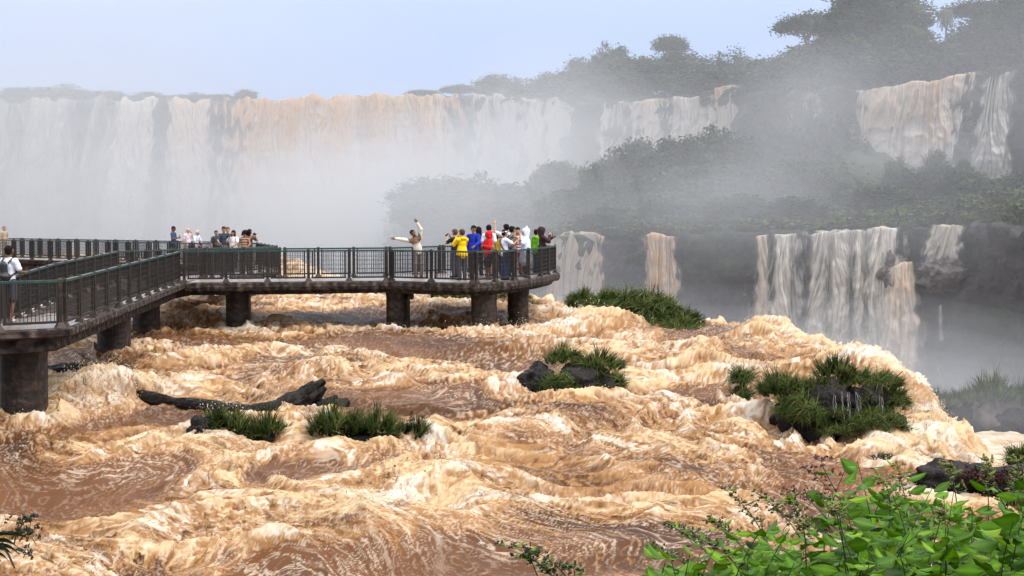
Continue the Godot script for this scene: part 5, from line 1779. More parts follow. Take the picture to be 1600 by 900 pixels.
	for i in col.size():
		var c := flesh * (1.0 + 0.12 * noises[14].get_noise_3dv(all[0][i] * 7.0))
		if i >= h0 and i < h1:
			var q: Vector3 = inv * all[0][i]
			if q.z > 0.05:
				if absf(absf(q.x) - 0.033) < 0.016 and absf(q.y - 0.008) < 0.009: c = Color(0.03, 0.02, 0.02)
				elif absf(absf(q.x) - 0.034) < 0.022 and absf(q.y - 0.036) < 0.006: c = flesh * 0.35
				elif absf(q.x) < 0.025 and absf(q.y + 0.055) < 0.008: c = Color(flesh.r * 0.75, flesh.g * 0.5, flesh.b * 0.5)
		col[i] = c
	obj("body", arrays_mesh(all[0], all[1], col, PackedVector2Array(), all[2]), M.skin, t)
	# clothes
	dress(t, {"tee": "shirt", "tank": "tank_top", "jacket": "jacket", "hoodie": "hooded_jacket", "poncho": "rain_poncho", "sweater": "sweater"}[kind], skin(shirt, 0.04, 0.022), d.top, 0.014, d.get("stripe", Color(0, 0, 0, 0)), d.get("yoke", Color(0, 0, 0, 0)), k, neck)
	dress(t, "trousers" if d.get("leg_kind", "long") == "long" else "shorts", skin(pants, 0.03, 0.026), d.legs, 0.01)
	var sh2: Array = skin(shoes, 0.01, 0.022)
	dress(t, "shoes", sh2, d.get("shoes", Color(0.03, 0.03, 0.035)), 0.0)
	# hair, hood, cap
	var hair: String = d.get("hair_kind", "short")
	var hc: Color = d.get("hair", Color(0.015, 0.011, 0.009))
	var hb2: Array = []
	if hair == "short": hb2 = [[Vector3(0, 0.05, -0.03), Vector3(0, 0.055, 0.02), 0.091, 0.078], [Vector3(0, 0.0, -0.04), Vector3(0, 0.03, -0.03), 0.082, 0.092]]
	elif hair == "cropped": hb2 = [[Vector3(0, 0.048, -0.03), Vector3(0, 0.045, 0.01), 0.087, 0.078], [Vector3(0, -0.005, -0.035), Vector3(0, 0.03, -0.03), 0.08, 0.088]]
	elif hair == "thin": hb2 = [[Vector3(-0.06, 0.0, -0.04), Vector3(0.06, 0.0, -0.04), 0.05, 0.05], [Vector3(0, 0.035, -0.045), Vector3(0, 0.03, -0.04), 0.085, 0.085]]
	elif hair == "long": hb2 = [[Vector3(0, 0.05, -0.03), Vector3(0, 0.05, 0.01), 0.096, 0.084], [Vector3(0, 0.02, -0.05), Vector3(0, -0.19, -0.07), 0.09, 0.075], [Vector3(0.075, 0.02, -0.01), Vector3(0.085, -0.18, 0.0), 0.035, 0.035], [Vector3(-0.075, 0.02, -0.01), Vector3(-0.085, -0.18, 0.0), 0.035, 0.035]]
	elif hair == "blown": hb2 = [[Vector3(0, 0.06, -0.02), Vector3(0, 0.05, 0.02), 0.105, 0.095], [Vector3(0.04, 0.08, -0.02), Vector3(0.22, 0.09, -0.03), 0.10, 0.06], [Vector3(0.1, 0.05, -0.03), Vector3(0.30, 0.02, -0.05), 0.07, 0.03], [Vector3(0.05, 0.03, -0.05), Vector3(0.20, -0.08, -0.08), 0.09, 0.05], [Vector3(-0.05, 0.05, 0), Vector3(-0.10, -0.06, -0.03), 0.06, 0.04], [Vector3(0.1, 0.1, 0.0), Vector3(0.26, 0.16, 0.02), 0.04, 0.015]]
	if d.get("hood", false):
		var tip: float = d.get("hood_tip", 0.0)
		hb2 = [[Vector3(0, 0.045, -0.055), Vector3(0, 0.04, 0.0), 0.118, 0.10], [Vector3(0, -0.05, -0.06), Vector3(0, 0.02, -0.06), 0.11, 0.12], [Vector3(-0.075, -0.06, -0.005), Vector3(-0.07, 0.04, 0.01), 0.05, 0.055], [Vector3(0.075, -0.06, -0.005), Vector3(0.07, 0.04, 0.01), 0.05, 0.055], [Vector3(0, -0.16, -0.05), Vector3(0, -0.10, -0.06), 0.10, 0.105]]
		if tip > 0.0: hb2.append([Vector3(0, 0.1, -0.06), Vector3(0, 0.1 + tip, -0.07), 0.08, 0.02])
	if hb2.size():
		var hs := skin(hb2, 0.02, 0.012)
		var put := [PackedVector3Array(), PackedVector3Array(), PackedInt32Array()]
		append_skin(put, hs, ht)
		dress(t, "hood" if d.get("hood", false) else "hair", put, d.top if d.get("hood", false) else hc, 0.006)
	if d.has("cap"):
		var st := st_new()
		var pts := PackedVector3Array()
		var r := PackedFloat32Array()
		for i in 7:
			var a := PI * 0.5 * i / 6.0
			pts.append(ht * Vector3(0, 0.055 + 0.062 * sin(a), -0.015))
			r.append(maxf(0.102 * cos(a), 0.004) * k)
		tube(st, pts, r, 16)
		var back: float = -1.0 if d.get("cap_back", false) else 1.0
		for i in 10:
			var a0 := lerpf(-1.1, 1.1, i / 10.0)
			var a1 := lerpf(-1.1, 1.1, (i + 1) / 10.0)
			var p0 := Vector3(sin(a0) * 0.1, 0.058, cos(a0) * 0.1 * back - 0.015)
			var p1 := Vector3(sin(a1) * 0.1, 0.058, cos(a1) * 0.1 * back - 0.015)
			var q0 := p0 + Vector3(0, -0.012, back * 0.075 * cos(a0 * 1.3))
			var q1 := p1 + Vector3(0, -0.012, back * 0.075 * cos(a1 * 1.3))
			quad(st, ht * p0, ht * p1, ht * q1, ht * q0)
		obj("cap", done(st), mat(d.cap, 0.8), t)
	if d.get("glasses", false):
		var st := st_new()
		for s: float in [-1.0, 1.0]:
			box(st, ht * Transform3D(Basis(), Vector3(s * 0.034, 0.01, 0.098)), Vector3(0.05, 0.034, 0.016))
			box(st, ht * Transform3D(Basis(), Vector3(s * 0.083, 0.016, 0.045)), Vector3(0.006, 0.01, 0.11))
		box(st, ht * Transform3D(Basis(), Vector3(0, 0.014, 0.104)), Vector3(0.02, 0.008, 0.01))
		obj("sunglasses", done(st), mat(Color(0.01, 0.01, 0.012), 0.15), t)
	# things held or carried
	if d.has("holds"):
		var at2: Vector3 = ((joints[1.0][2] + joints[-1.0][2]) * 0.5) + bend.basis * Vector3(0, 0.06, 0.05)
		if d.get("hold_hand", 0.0) != 0.0: at2 = joints[d.hold_hand][2] + (joints[d.hold_hand][2] - joints[d.hold_hand][1]).normalized() * 0.09
		var c := thing(d.holds, d.hold_label, d.holds, t.transform * at2, d.get("turn", 0.0), "cameras and phones held by the people")
		var st := st_new()
		if d.holds == "camera":
			box(st, Transform3D(Basis(), Vector3.ZERO), Vector3(0.13, 0.085, 0.06), 0.92)
			box(st, Transform3D(Basis(), Vector3(0, 0.055, 0)), Vector3(0.05, 0.03, 0.05), 0.7)
			obj("camera_body", done(st), M.black, c)
			st = st_new()
			tube(st, PackedVector3Array([Vector3(0, 0, 0.03), Vector3(0, 0, 0.07), Vector3(0, 0, 0.11)]), PackedFloat32Array([0.034, 0.036, 0.034]), 14)
			obj("lens", done(st), M.black, c)
		else:
			box(st, Transform3D(), Vector3(0.075, 0.145, 0.009), 0.98)
			obj("phone_body", done(st), M.black, c)
	if d.has("pack"):
		var c := thing(d.pack, d.pack_label, d.pack, t.position, t.rotation.y, "bags worn by the people")
		var b := skin([[up.call(Vector3(0, 1.02, -0.20)), up.call(Vector3(0, 1.30, -0.20)), 0.12, 0.10, 0.75], [up.call(Vector3(-0.08, 1.04, -0.19)), up.call(Vector3(0.08, 1.04, -0.19)), 0.10, 0.10], [up.call(Vector3(-0.05, 1.06, -0.29)), up.call(Vector3(0.05, 1.06, -0.29)), 0.06, 0.06]], 0.03, 0.018)
		obj("pouch", arrays_mesh(b[0], b[1], PackedColorArray(), PackedVector2Array(), b[2]), M.black, c)
		for s: float in [-1.0, 1.0]:
			var st := st_new()
			var pts := PackedVector3Array()
			var r := PackedFloat32Array()
			for q: Vector3 in [Vector3(0.10, 1.36, -0.16), Vector3(0.125, 1.46, -0.04), Vector3(0.125, 1.43, 0.09), Vector3(0.135, 1.28, 0.13), Vector3(0.15, 1.13, 0.06), Vector3(0.13, 1.06, -0.12)]:
				pts.append(up.call(Vector3(q.x * s, q.y, q.z)))
				r.append(0.022)
			tube(st, pts, r, 7)
			obj("strap", done(st), M.black, c)
	if d.has("sling"):
		var c := thing("shoulder_bag", d.sling, "bag", t.position, t.rotation.y, "bags worn by the people")
		var st := st_new()
		var pts := PackedVector3Array()
		var r := PackedFloat32Array()
		for q: Vector3 in [Vector3(-0.2, 0.96, -0.02), Vector3(-0.1, 1.16, -0.17), Vector3(0.05, 1.36, -0.15), Vector3(0.14, 1.47, -0.03), Vector3(0.12, 1.40, 0.12), Vector3(0.0, 1.22, 0.17), Vector3(-0.14, 1.03, 0.13), Vector3(-0.2, 0.96, 0.02)]:
			pts.append(up.call(q))
			r.append(0.025)
		tube(st, pts, r, 7)
		obj("strap", done(st), M.black, c)
		st = st_new()
		box(st, Transform3D(Basis(), up.call(Vector3(-0.23, 0.86, -0.03))), Vector3(0.10, 0.24, 0.28), 0.85)
		obj("pouch", done(st), M.black, c)


func dress(t: Node3D, called: String, s: Array, color: Color, crease: float, stripe := Color(0, 0, 0, 0), yoke := Color(0, 0, 0, 0), k := 1.0, neck := Vector3.ZERO) -> void:
	var v: PackedVector3Array = s[0]
	var n: PackedVector3Array = s[1]
	var col := PackedColorArray()
	col.resize(v.size())
	for i in v.size():
		var p := v[i]
		var f := noises[13].get_noise_3d(p.x * 4.0 + t.position.x * 3.0, p.y * 7.0, p.z * 4.0)
		if crease > 0.0: v[i] = p + n[i] * crease * (f - 0.1)
		col[i] = color * (1.0 + 0.10 * f)
		if stripe.a > 0.0 and fposmod(p.y * 9.0, 1.0) < 0.45: col[i] = stripe
		if yoke.a > 0.0 and p.distance_to(neck) < 0.25 * k: col[i] = yoke
	obj(called, arrays_mesh(v, n, col, PackedVector2Array(), s[2]), M.cloth, t)


func stand(px: float, d: float, deck: float) -> Vector3:
	return Vector3(flat_x(px, d), deck + 0.008, -d)


func build_people() -> void:
	M.skin = tinted(0.55, 0.4)
	M.cloth = tinted(0.85, 0.25)
	M.black = mat(Color(0.012, 0.012, 0.014), 0.5)
	make_templates()
	var pale := Color(0.50, 0.30, 0.20)
	var tan_ := Color(0.36, 0.19, 0.11)
	var dark := Color(0.17, 0.085, 0.05)
	var L: Array[Dictionary] = []
	# on the platform, left to right
	L.append({"label": "person in cream top with brown yoke leaning sideways with both arms flung out", "at": stand(654, 56.0, DECK), "turn": 0.1, "roll": 0.30, "pitch": 0.10, "head_roll": 0.35, "tall": 1.74, "skin": dark, "top": Color(0.62, 0.56, 0.45), "top_kind": "sweater", "yoke": Color(0.20, 0.12, 0.07, 1), "legs": Color(0.16, 0.13, 0.12), "hair_kind": "cropped",
		"right": [Vector3(0.42, 1.52, 0.06), Vector3(0.66, 1.64, 0.10), "open"], "left": [Vector3(0.30, 1.68, 0.02), Vector3(0.24, 1.94, 0.03), "open"]})
	L.append({"label": "person in black shirt raising a camera, half hidden by the yellow jacket", "at": stand(711, 56.2, DECK), "turn": -2.2, "tall": 1.72, "skin": pale, "top": Color(0.02, 0.02, 0.024), "legs": Color(0.06, 0.055, 0.06), "hair": Color(0.10, 0.06, 0.035), "left": "camera", "right": "camera", "holds": "camera", "hold_label": "small black camera held up by the person in black shirt"})
	L.append({"label": "person in bright yellow rain jacket seen from behind, hands raised to the face", "at": stand(722, 54.0, DECK), "turn": -2.5, "tall": 1.74, "skin": pale, "top": Color(0.80, 0.52, 0.015), "top_kind": "jacket", "legs": Color(0.07, 0.07, 0.075), "hair": Color(0.07, 0.045, 0.03), "left": "face", "right": "camera", "girth": 1.12})
	L.append({"label": "person in royal blue jacket and dark sunglasses facing the camera", "at": stand(740, 57.0, DECK), "turn": -0.35, "tall": 1.84, "skin": tan_, "top": Color(0.018, 0.035, 0.30), "top_kind": "jacket", "legs": Color(0.03, 0.03, 0.04), "glasses": true, "left": "rail", "right": "down", "girth": 1.1})
	L.append({"label": "person with dark hair standing just behind the royal blue jacket", "at": stand(748, 58.0, DECK), "turn": 2.6, "tall": 1.78, "skin": tan_, "top": Color(0.03, 0.035, 0.06), "legs": Color(0.03, 0.03, 0.035), "hair_kind": "long"})
	L.append({"label": "person in white t-shirt seen from behind, beyond the red hood", "at": stand(764, 57.5, DECK), "turn": 2.85, "tall": 1.86, "skin": tan_, "top": Color(0.72, 0.74, 0.78), "legs": Color(0.10, 0.08, 0.06), "leg_kind": "shorts"})
	L.append({"label": "person in red hooded jacket and dark shorts, arms folded", "at": stand(763, 54.6, DECK), "turn": -1.1, "tall": 1.66, "skin": dark, "top": Color(0.55, 0.02, 0.025), "top_kind": "hoodie", "hood": true, "legs": Color(0.03, 0.025, 0.025), "leg_kind": "shorts", "left": "hug", "right": "hug"})
	L.append({"label": "person in yellow top mostly hidden behind the white shirt and black strap", "at": stand(779, 58.2, DECK), "turn": 0.5, "tall": 1.58, "skin": pale, "top": Color(0.72, 0.45, 0.03), "top_kind": "sweater", "legs": Color(0.05, 0.05, 0.06), "hair_kind": "long"})
	L.append({"label": "person in white shirt and jeans with backward cap and black strap over the back", "at": stand(788, 54.2, DECK), "turn": 2.1, "tall": 1.72, "skin": tan_, "top": Color(0.74, 0.75, 0.82), "legs": Color(0.035, 0.06, 0.13), "cap": Color(0.7, 0.7, 0.7), "cap_back": true, "left": "reach", "right": "reach", "sling": "black shoulder bag worn over the white shirt by the railing"})
	L.append({"label": "dark-haired person raising one bare arm high toward the falls", "at": stand(791, 58.0, DECK), "turn": -2.6, "tall": 1.88, "skin": Color(0.50, 0.27, 0.14), "top": Color(0.66, 0.67, 0.70), "legs": Color(0.05, 0.05, 0.06), "left": [Vector3(0.34, 1.50, 0.18), Vector3(0.30, 1.76, 0.26), "open"], "right": "down"})
	L.append({"label": "person in grey tank top and black backpack beside the white poncho", "at": stand(800, 56.4, DECK), "turn": 2.3, "tall": 1.82, "skin": tan_, "top": Color(0.20, 0.20, 0.21), "top_kind": "tank", "legs": Color(0.04, 0.04, 0.05), "left": "camera", "right": "reach", "pack": "backpack", "pack_label": "black backpack on the person in grey tank top"})
	L.append({"label": "person in red and white top glimpsed behind the white poncho", "at": stand(809, 58.4, DECK), "turn": 0.2, "tall": 1.76, "skin": pale, "top": Color(0.70, 0.66, 0.66), "stripe": Color(0.55, 0.05, 0.05, 1), "legs": Color(0.30, 0.05, 0.05), "left": "hug"})
	L.append({"label": "person wrapped in a pale white rain poncho with pointed hood up", "at": stand(821, 56.6, DECK), "turn": -1.4, "tall": 1.74, "skin": pale, "top": Color(0.66, 0.74, 0.80), "top_kind": "poncho", "hood": true, "hood_tip": 0.10, "legs": Color(0.05, 0.06, 0.06), "left": "face", "right": "face", "girth": 1.3})
	L.append({"label": "person in lime green jacket between the poncho and the dark hood", "at": stand(838, 60.2, DECK), "turn": 2.2, "tall": 1.66, "skin": tan_, "top": Color(0.13, 0.36, 0.02), "top_kind": "jacket", "legs": Color(0.04, 0.04, 0.05)})
	L.append({"label": "person in dark brown hooded jacket taking a photo at the platform's tip", "at": stand(847, 58.6, DECK), "turn": 1.75, "tall": 1.76, "skin": tan_, "top": Color(0.045, 0.026, 0.028), "top_kind": "hoodie", "hood": true, "legs": Color(0.03, 0.03, 0.035), "left": "reach", "right": "camera", "holds": "phone", "hold_label": "phone held up by the dark brown hood at the platform's tip", "girth": 1.1})
	# on the far walkway and the fork
	var gr := "people on the far walkway"
	L.append({"label": "person in navy shirt looking down at a phone, standing alone on far walkway", "at": stand(271, 80.3, 3.42), "turn": 1.4, "tall": 1.80, "skin": dark, "top": Color(0.05, 0.07, 0.13), "legs": Color(0.04, 0.045, 0.06), "hair_kind": "cropped", "head_pitch": 0.35, "left": "phone", "right": "phone", "holds": "phone", "hold_label": "phone held by the lone person in navy on far walkway", "group": gr})
	L.append({"label": "bald person in pale pink shirt on the far walkway", "at": stand(294, 78.2, 3.42), "turn": 0.7, "tall": 1.74, "skin": pale, "top": Color(0.66, 0.52, 0.56), "legs": Color(0.2, 0.2, 0.22), "hair": Color(0.45, 0.42, 0.40), "hair_kind": "thin", "left": "face", "group": gr})
	L.append({"label": "white-haired person in pale blue shirt leaning over the far railing", "at": stand(305, 77.0, 3.42), "turn": 1.1, "pitch": 0.22, "tall": 1.66, "skin": pale, "top": Color(0.52, 0.56, 0.68), "legs": Color(0.2, 0.2, 0.24), "hair": Color(0.55, 0.52, 0.5), "hair_kind": "thin", "left": "rail", "right": "rail", "head_pitch": 0.3, "group": gr})
	L.append({"label": "short person in dark shirt at the fork, left of the tall one", "at": stand(338, 74.3, 3.42), "turn": 0.6, "tall": 1.66, "skin": tan_, "top": Color(0.05, 0.055, 0.075), "legs": Color(0.04, 0.04, 0.05), "hair_kind": "cropped", "group": gr})
	L.append({"label": "tall person in dark printed t-shirt at the fork of the walkways", "at": stand(350, 71.6, 3.43), "turn": 0.2, "tall": 1.86, "skin": tan_, "top": Color(0.035, 0.045, 0.06), "stripe": Color(0.05, 0.075, 0.10, 1), "legs": Color(0.04, 0.05, 0.07), "right": "rail", "group": gr})
	L.append({"label": "person peering over the shoulder of the tall dark t-shirt", "at": stand(356, 73.4, 3.43), "turn": 0.3, "tall": 1.82, "skin": pale, "top": Color(0.06, 0.05, 0.05), "legs": Color(0.05, 0.05, 0.06), "hair": Color(0.10, 0.06, 0.03), "left": "phone", "group": gr})
	L.append({"label": "person with long dark hair in white top at the fork of the walkways", "at": stand(365, 70.6, 3.43), "turn": -0.3, "tall": 1.70, "skin": tan_, "top": Color(0.66, 0.66, 0.70), "legs": Color(0.04, 0.045, 0.06), "hair_kind": "long", "left": "rail", "right": "face", "group": gr})
	L.append({"label": "person with big wind-blown dark hair in brown striped dress", "at": stand(382, 69.4, 3.44), "turn": 0.1, "tall": 1.68, "skin": Color(0.28, 0.14, 0.08), "top": Color(0.08, 0.045, 0.04), "top_kind": "tank", "stripe": Color(0.42, 0.25, 0.14, 1), "legs": Color(0.10, 0.06, 0.05), "hair_kind": "blown", "head_pitch": 0.25, "left": "rail", "right": "down", "group": gr})
	L.append({"label": "person lifting a camera behind the wind-blown hair", "at": stand(390, 71.0, 3.44), "turn": 0.9, "tall": 1.74, "skin": tan_, "top": Color(0.10, 0.06, 0.05), "legs": Color(0.03, 0.035, 0.06), "left": "camera", "right": "camera", "holds": "camera", "hold_label": "camera lifted behind the wind-blown dark hair at the fork", "group": gr})
	L.append({"label": "person in tan top at the far left end of the far walkway", "at": stand(7, 88.6, 3.42), "turn": 1.0, "tall": 1.72, "skin": pale, "top": Color(0.36, 0.28, 0.20), "legs": Color(0.2, 0.16, 0.12), "hair": Color(0.2, 0.13, 0.07), "group": gr})
	# at the left edge
	L.append({"label": "person in white t-shirt with black backpack walking away at the left edge", "at": stand(14, 36.2, 3.44), "turn": 2.75, "tall": 1.76, "skin": dark, "top": Color(0.72, 0.74, 0.80), "legs": Color(0.05, 0.05, 0.06), "leg_kind": "shorts", "hair_kind": "cropped", "left": "hug", "right": [Vector3(0.27, 1.16, 0.05), Vector3(0.22, 1.14, 0.25), "relaxed"], "step": 0.08, "shoes": Color(0.4, 0.4, 0.4), "pack": "backpack", "pack_label": "black backpack worn over white t-shirt at the left edge", "group": "people on the near walkway"})
	for d in L: person(d)


# ---------------------------------------------------------------- near plants

func leaf_mesh(length: float, width: float, fold: float, curl: float, color: Color, seed_: int) -> ArrayMesh:     # an ovate leaf along +z, its face up
	var st := SurfaceTool.new()
	st.begin(Mesh.PRIMITIVE_TRIANGLES)
	var prof := [0.05, 0.62, 0.95, 1.0, 0.82, 0.48, 0.02]
	var rows: Array = []
	var g := RandomNumberGenerator.new()
	g.seed = seed_
	var twist := g.randf_range(-0.25, 0.25)
	for i in prof.size():
		var t := float(i) / (prof.size() - 1)
		var w: float = prof[i] * width * 0.5
		var mid := Vector3(0, -curl * length * t * t, length * t)
		var wav := 0.05 * width * sin(t * 9.0 + seed_)
		rows.append([mid + Vector3(-w, fold * w + wav + twist * w * t, 0), mid + Vector3(-w * 0.5, fold * w * 0.3, 0), mid, mid + Vector3(w * 0.5, fold * w * 0.3, 0), mid + Vector3(w, fold * w - wav - twist * w * t, 0)])
	for i in rows.size() - 1:
		for j in 4:
			var edge := color * (0.92 if j == 0 or j == 3 else 1.0)
			for p: Array in [[rows[i][j], j], [rows[i + 1][j], j], [rows[i + 1][j + 1], j + 1], [rows[i][j], j], [rows[i + 1][j + 1], j + 1], [rows[i][j + 1], j + 1]]:
				st.set_color(color * 1.5 if p[1] == 2 else edge)
				st.add_vertex(p[0])
	st.index()
	st.generate_normals()
	return st.commit()


func shrub(label: String, root: Vector3, stems: Array, per: int, leaf_scale: float, seed_: int, big := true) -> void:     # stems: the tips they reach
	var g := RandomNumberGenerator.new()
	g.seed = seed_
	var t := thing("leafy_shrub", label, "shrub", root, 0.0, "leafy shrubs on the near bank")
	var count := 0
	var rest := [[], [], [], [], []]
	for tip: Vector3 in stems:
		var to := tip - root
		var from := Vector3(to.x * 0.55 + g.randf_range(-0.1, 0.1), -0.2, to.z * 0.5 + g.randf_range(-0.1, 0.1))
		var bend := Vector3(g.randf_range(-0.12, 0.12), g.randf_range(0.0, 0.12), g.randf_range(-0.1, 0.1))
		var pts := PackedVector3Array()
		var r := PackedFloat32Array()
		for i in 9:
			var s := i / 8.0
			pts.append(from.lerp(to, s) + bend * sin(s * PI))
			r.append(lerpf(0.0042, 0.0014, s))
		var st := st_new()
		tube(st, pts, r, 5)
		obj("stem", done(st), M.stem, t)
		for i in per:
			var s := 0.25 + 0.75 * (i + g.randf()) / per
			var q := s * 8.0
			var p := pts[int(minf(q, 7.99))].lerp(pts[int(minf(q, 7.99)) + 1], fposmod(q, 1.0))
			var a := i * 2.4 + g.randf() * 0.9
			var out := Vector3(cos(a), g.randf_range(-0.35, 0.5), sin(a)).normalized()
			var size := leaf_scale * g.randf_range(0.35, 1.2) * (1.15 - 0.5 * s * s)
			p += out * g.randf_range(0.01, 0.05)
			var nrm := (Vector3(0, 1, 0) + 0.55 * Vector3(g.randfn(), g.randfn(), g.randfn() + 0.6)).normalized()
			var side := out.cross(nrm).normalized()
			var b := Basis(-side, side.cross(out) * -1.0, out).orthonormalized().scaled(Vector3.ONE * size)
			var tr := Transform3D(b, p)
			if count < 300:
				var o := obj("leaf", leaves[g.randi() % leaves.size()], M.shrub, t)
				o.transform = tr
				count += 1
			else: rest[g.randi() % 5].append(tr)
	for k in 5:
		var e: Array[Transform3D] = []
		e.assign(rest[k])
		if e.size(): grow("leaves", t, e, leaves[[0, 1, 2, 4, 7][k]], M.shrub, Color(0.75, 0.8, 0.7), Color(1.15, 1.1, 1.0))


func flower_spray(parent: Node3D, from: Vector3, to: Vector3, buds: int, seed_: int, color: Color, leafy := true) -> void:    # a thin stalk with side twigs of buds
	var g := RandomNumberGenerator.new()
	g.seed = seed_
	var st := st_new()
	var pts := PackedVector3Array()
	var r := PackedFloat32Array()
	var bend := Vector3(g.randf_range(-0.04, 0.04), g.randf_range(0.0, 0.08), 0)
	for i in 8:
		var s := i / 7.0
		pts.append(from.lerp(to, s) + bend * sin(s * PI))
		r.append(lerpf(0.0028, 0.0010, s))
	tube(st, pts, r, 4)
	var bst := st_new()
	var small: Array[Transform3D] = []
	for i in buds:
		var s := 0.35 + 0.65 * float(i) / buds
		var q := s * 7.0
		var p := pts[int(minf(q, 6.99))].lerp(pts[int(minf(q, 6.99)) + 1], fposmod(q, 1.0))
		var a := i * 2.4
		var e := p + Vector3(cos(a), g.randf_range(0.0, 0.8), sin(a)) * g.randf_range(0.012, 0.05) * (1.3 - s * 0.7)
		tube(st, PackedVector3Array([p, e]), PackedFloat32Array([0.0009, 0.0007]), 3, 0.0, false)
		for j in 3:
			var c := e + Vector3(g.randf() - 0.5, g.randf() - 0.5, g.randf() - 0.5) * 0.016
			var k := g.randf_range(0.0030, 0.0058)
			box(bst, Transform3D(Basis(Vector3(1, 1, 0).normalized(), a), c), Vector3(k, k * 1.5, k) * 1.4, 0.5)
		if leafy and i % 2 == 0:
			var out := Vector3(cos(a + 1.0), 0.2, sin(a + 1.0)).normalized()
			var side := out.cross(Vector3.UP).normalized()
			small.append(Transform3D(Basis(-side, side.cross(out) * -1.0, out).orthonormalized().scaled(Vector3.ONE * g.randf_range(0.25, 0.55)), p))
	obj("stalk", done(st), M.stem, parent)
	obj("buds", done(bst), mat(color, 0.7), parent).set_meta("kind", "stuff")
	for tr in small:
		var o := obj("small_leaf", leaves[g.randi() % leaves.size()], M.shrub, parent)
		o.transform = tr


var leaves: Array[ArrayMesh] = []


func build_near_plants() -> void:
	var greens := [Color(0.047, 0.112, 0.005), Color(0.07, 0.165, 0.006), Color(0.115, 0.225, 0.008), Color(0.024, 0.062, 0.004), Color(0.08, 0.185, 0.006), Color(0.15, 0.24, 0.014), Color(0.014, 0.036, 0.004), Color(0.05, 0.125, 0.006)]
	for i in greens.size(): leaves.append(leaf_mesh(0.105, [0.052, 0.062, 0.046, 0.056][i % 4], [0.25, 0.4, 0.15, 0.3][i % 4], [0.12, 0.3, 0.2, 0.05][i % 4], greens[i], i + 2))
	var g := RandomNumberGenerator.new()
	g.seed = 31
	# outline of the shrub's top, in picture columns and rows
	var top := [[980, 905], [1010, 880], [1040, 862], [1080, 842], [1120, 830], [1160, 812], [1210, 790], [1250, 782], [1290, 752], [1330, 722], [1380, 735], [1420, 745], [1470, 748], [1520, 752], [1570, 740], [1620, 735], [1680, 740], [1760, 760]]
	var sets := [[], [], []]
	for k in 165:
		var px := g.randf_range(1000, 1720)
		var lim := 900.0
		for i in top.size() - 1:
			if px >= top[i][0] and px <= top[i + 1][0]: lim = lerpf(top[i][1], top[i + 1][1], (px - top[i][0]) / (top[i + 1][0] - top[i][0]))
		var py := lerpf(lim + 6.0, 960.0, pow(g.randf(), 0.95))
		var d := g.randf_range(5.2, 7.6)
		sets[0 if px < 1250 else (1 if px < 1480 else 2)].append(spot(px, py, d))
	for q: Array in [[1340, 722, 6.4], [1320, 735, 6.2], [1300, 770, 6.0], [1420, 742, 6.6]]: sets[1].append(spot(q[0], q[1], q[2]))
	shrub("low front end of the leafy shrub, thinning out over the river at left", spot(1160, 1010, 6.2), sets[0], 26, 1.1, 3)
	shrub("middle of the glossy green shrub with large leaves, highest shoots on it", spot(1370, 1010, 6.4), sets[1], 28, 1.2, 4)
	shrub("right end of the glossy green shrub, running out of the picture's corner", spot(1590, 1010, 6.4), sets[2], 28, 1.25, 5)
	# flowering sprays above the leaves
	var t := thing("flower_stalk", "thin stalks with dark reddish buds rising left of the shrub's highest shoots", "flower stalks", Vector3.ZERO, 0.0, "")
	var red := Color(0.09, 0.022, 0.028)
	for q: Array in [[1330, 800, 1255, 728, 6.3], [1310, 830, 1236, 768, 6.1], [1320, 790, 1285, 715, 6.3], [1340, 820, 1262, 792, 6.0], [1310, 850, 1240, 822, 6.0]]: flower_spray(t, spot(q[0], q[1], q[4]), spot(q[2], q[3], q[4]), 13, int(q[2]), red, false)
	t = thing("flower_stalk", "green stalks with tiny buds standing above the shrub's low front end", "flower stalks", Vector3.ZERO, 0.0, "")
	var dull := Color(0.06, 0.06, 0.02)
	for q: Array in [[1200, 860, 1128, 760, 6.0], [1120, 880, 1035, 815, 5.8], [1250, 840, 1176, 766, 6.2], [1180, 880, 1105, 812, 5.8], [1260, 850, 1228, 770, 6.0], [1100, 900, 1010, 850, 5.7], [1160, 900, 1060, 830, 5.9]]: flower_spray(t, spot(q[0], q[1], q[4]), spot(q[2], q[3], q[4]), 20, int(q[2]), dull)
	t = thing("flower_stalk", "pale bud stalks among the leaves at the shrub's right", "flower stalks", Vector3.ZERO, 0.0, "")
	for q: Array in [[1420, 840, 1400, 720, 6.2], [1500, 830, 1478, 726, 6.4], [1545, 830, 1540, 715, 6.4], [1330, 870, 1305, 800, 5.6], [1260, 890, 1250, 820, 5.5], [1450, 880, 1470, 800, 5.6], [1385, 860, 1366, 744, 6.1], [1560, 820, 1585, 712, 6.4]]: flower_spray(t, spot(q[0], q[1], q[4]), spot(q[2], q[3], q[4]), 24, int(q[2]), Color(0.16, 0.14, 0.04))
	t = thing("grass_tuft", "thin arching grass stems at the right edge above the shrub", "grass tuft", spot(1570, 790, 6.8))
	var e: Array[Transform3D] = []
	for i in 4: e.append(Transform3D(Basis(Vector3.UP, i * 1.7).scaled(Vector3.ONE * 0.36), Vector3(i * 0.04, 0, 0)))
	grow("grass", t, e, tuft_mesh(9, 0.62, 0.5, 0.3, 61, 0.008), M.grass)
	# a low twig at the bottom middle
	t = thing("leafy_twig", "low thin twig with small dark leaves at the bottom middle", "twig")
	for q: Array in [[905, 930, 770, 852, 5.8], [880, 930, 800, 872, 5.8], [850, 925, 832, 868, 5.8], [905, 930, 850, 886, 5.8], [890, 930, 872, 885, 5.8]]: flower_spray(t, spot(q[0], q[1], q[4]), spot(q[2], q[3], q[4]), 14, int(q[2]), Color(0.03, 0.035, 0.012))
	# dark drooping plant at the bottom left
	t = thing("drooping_plant", "dark drooping strap-leaved plant at the bottom left edge", "plant", spot(-25, 905, 5.5))
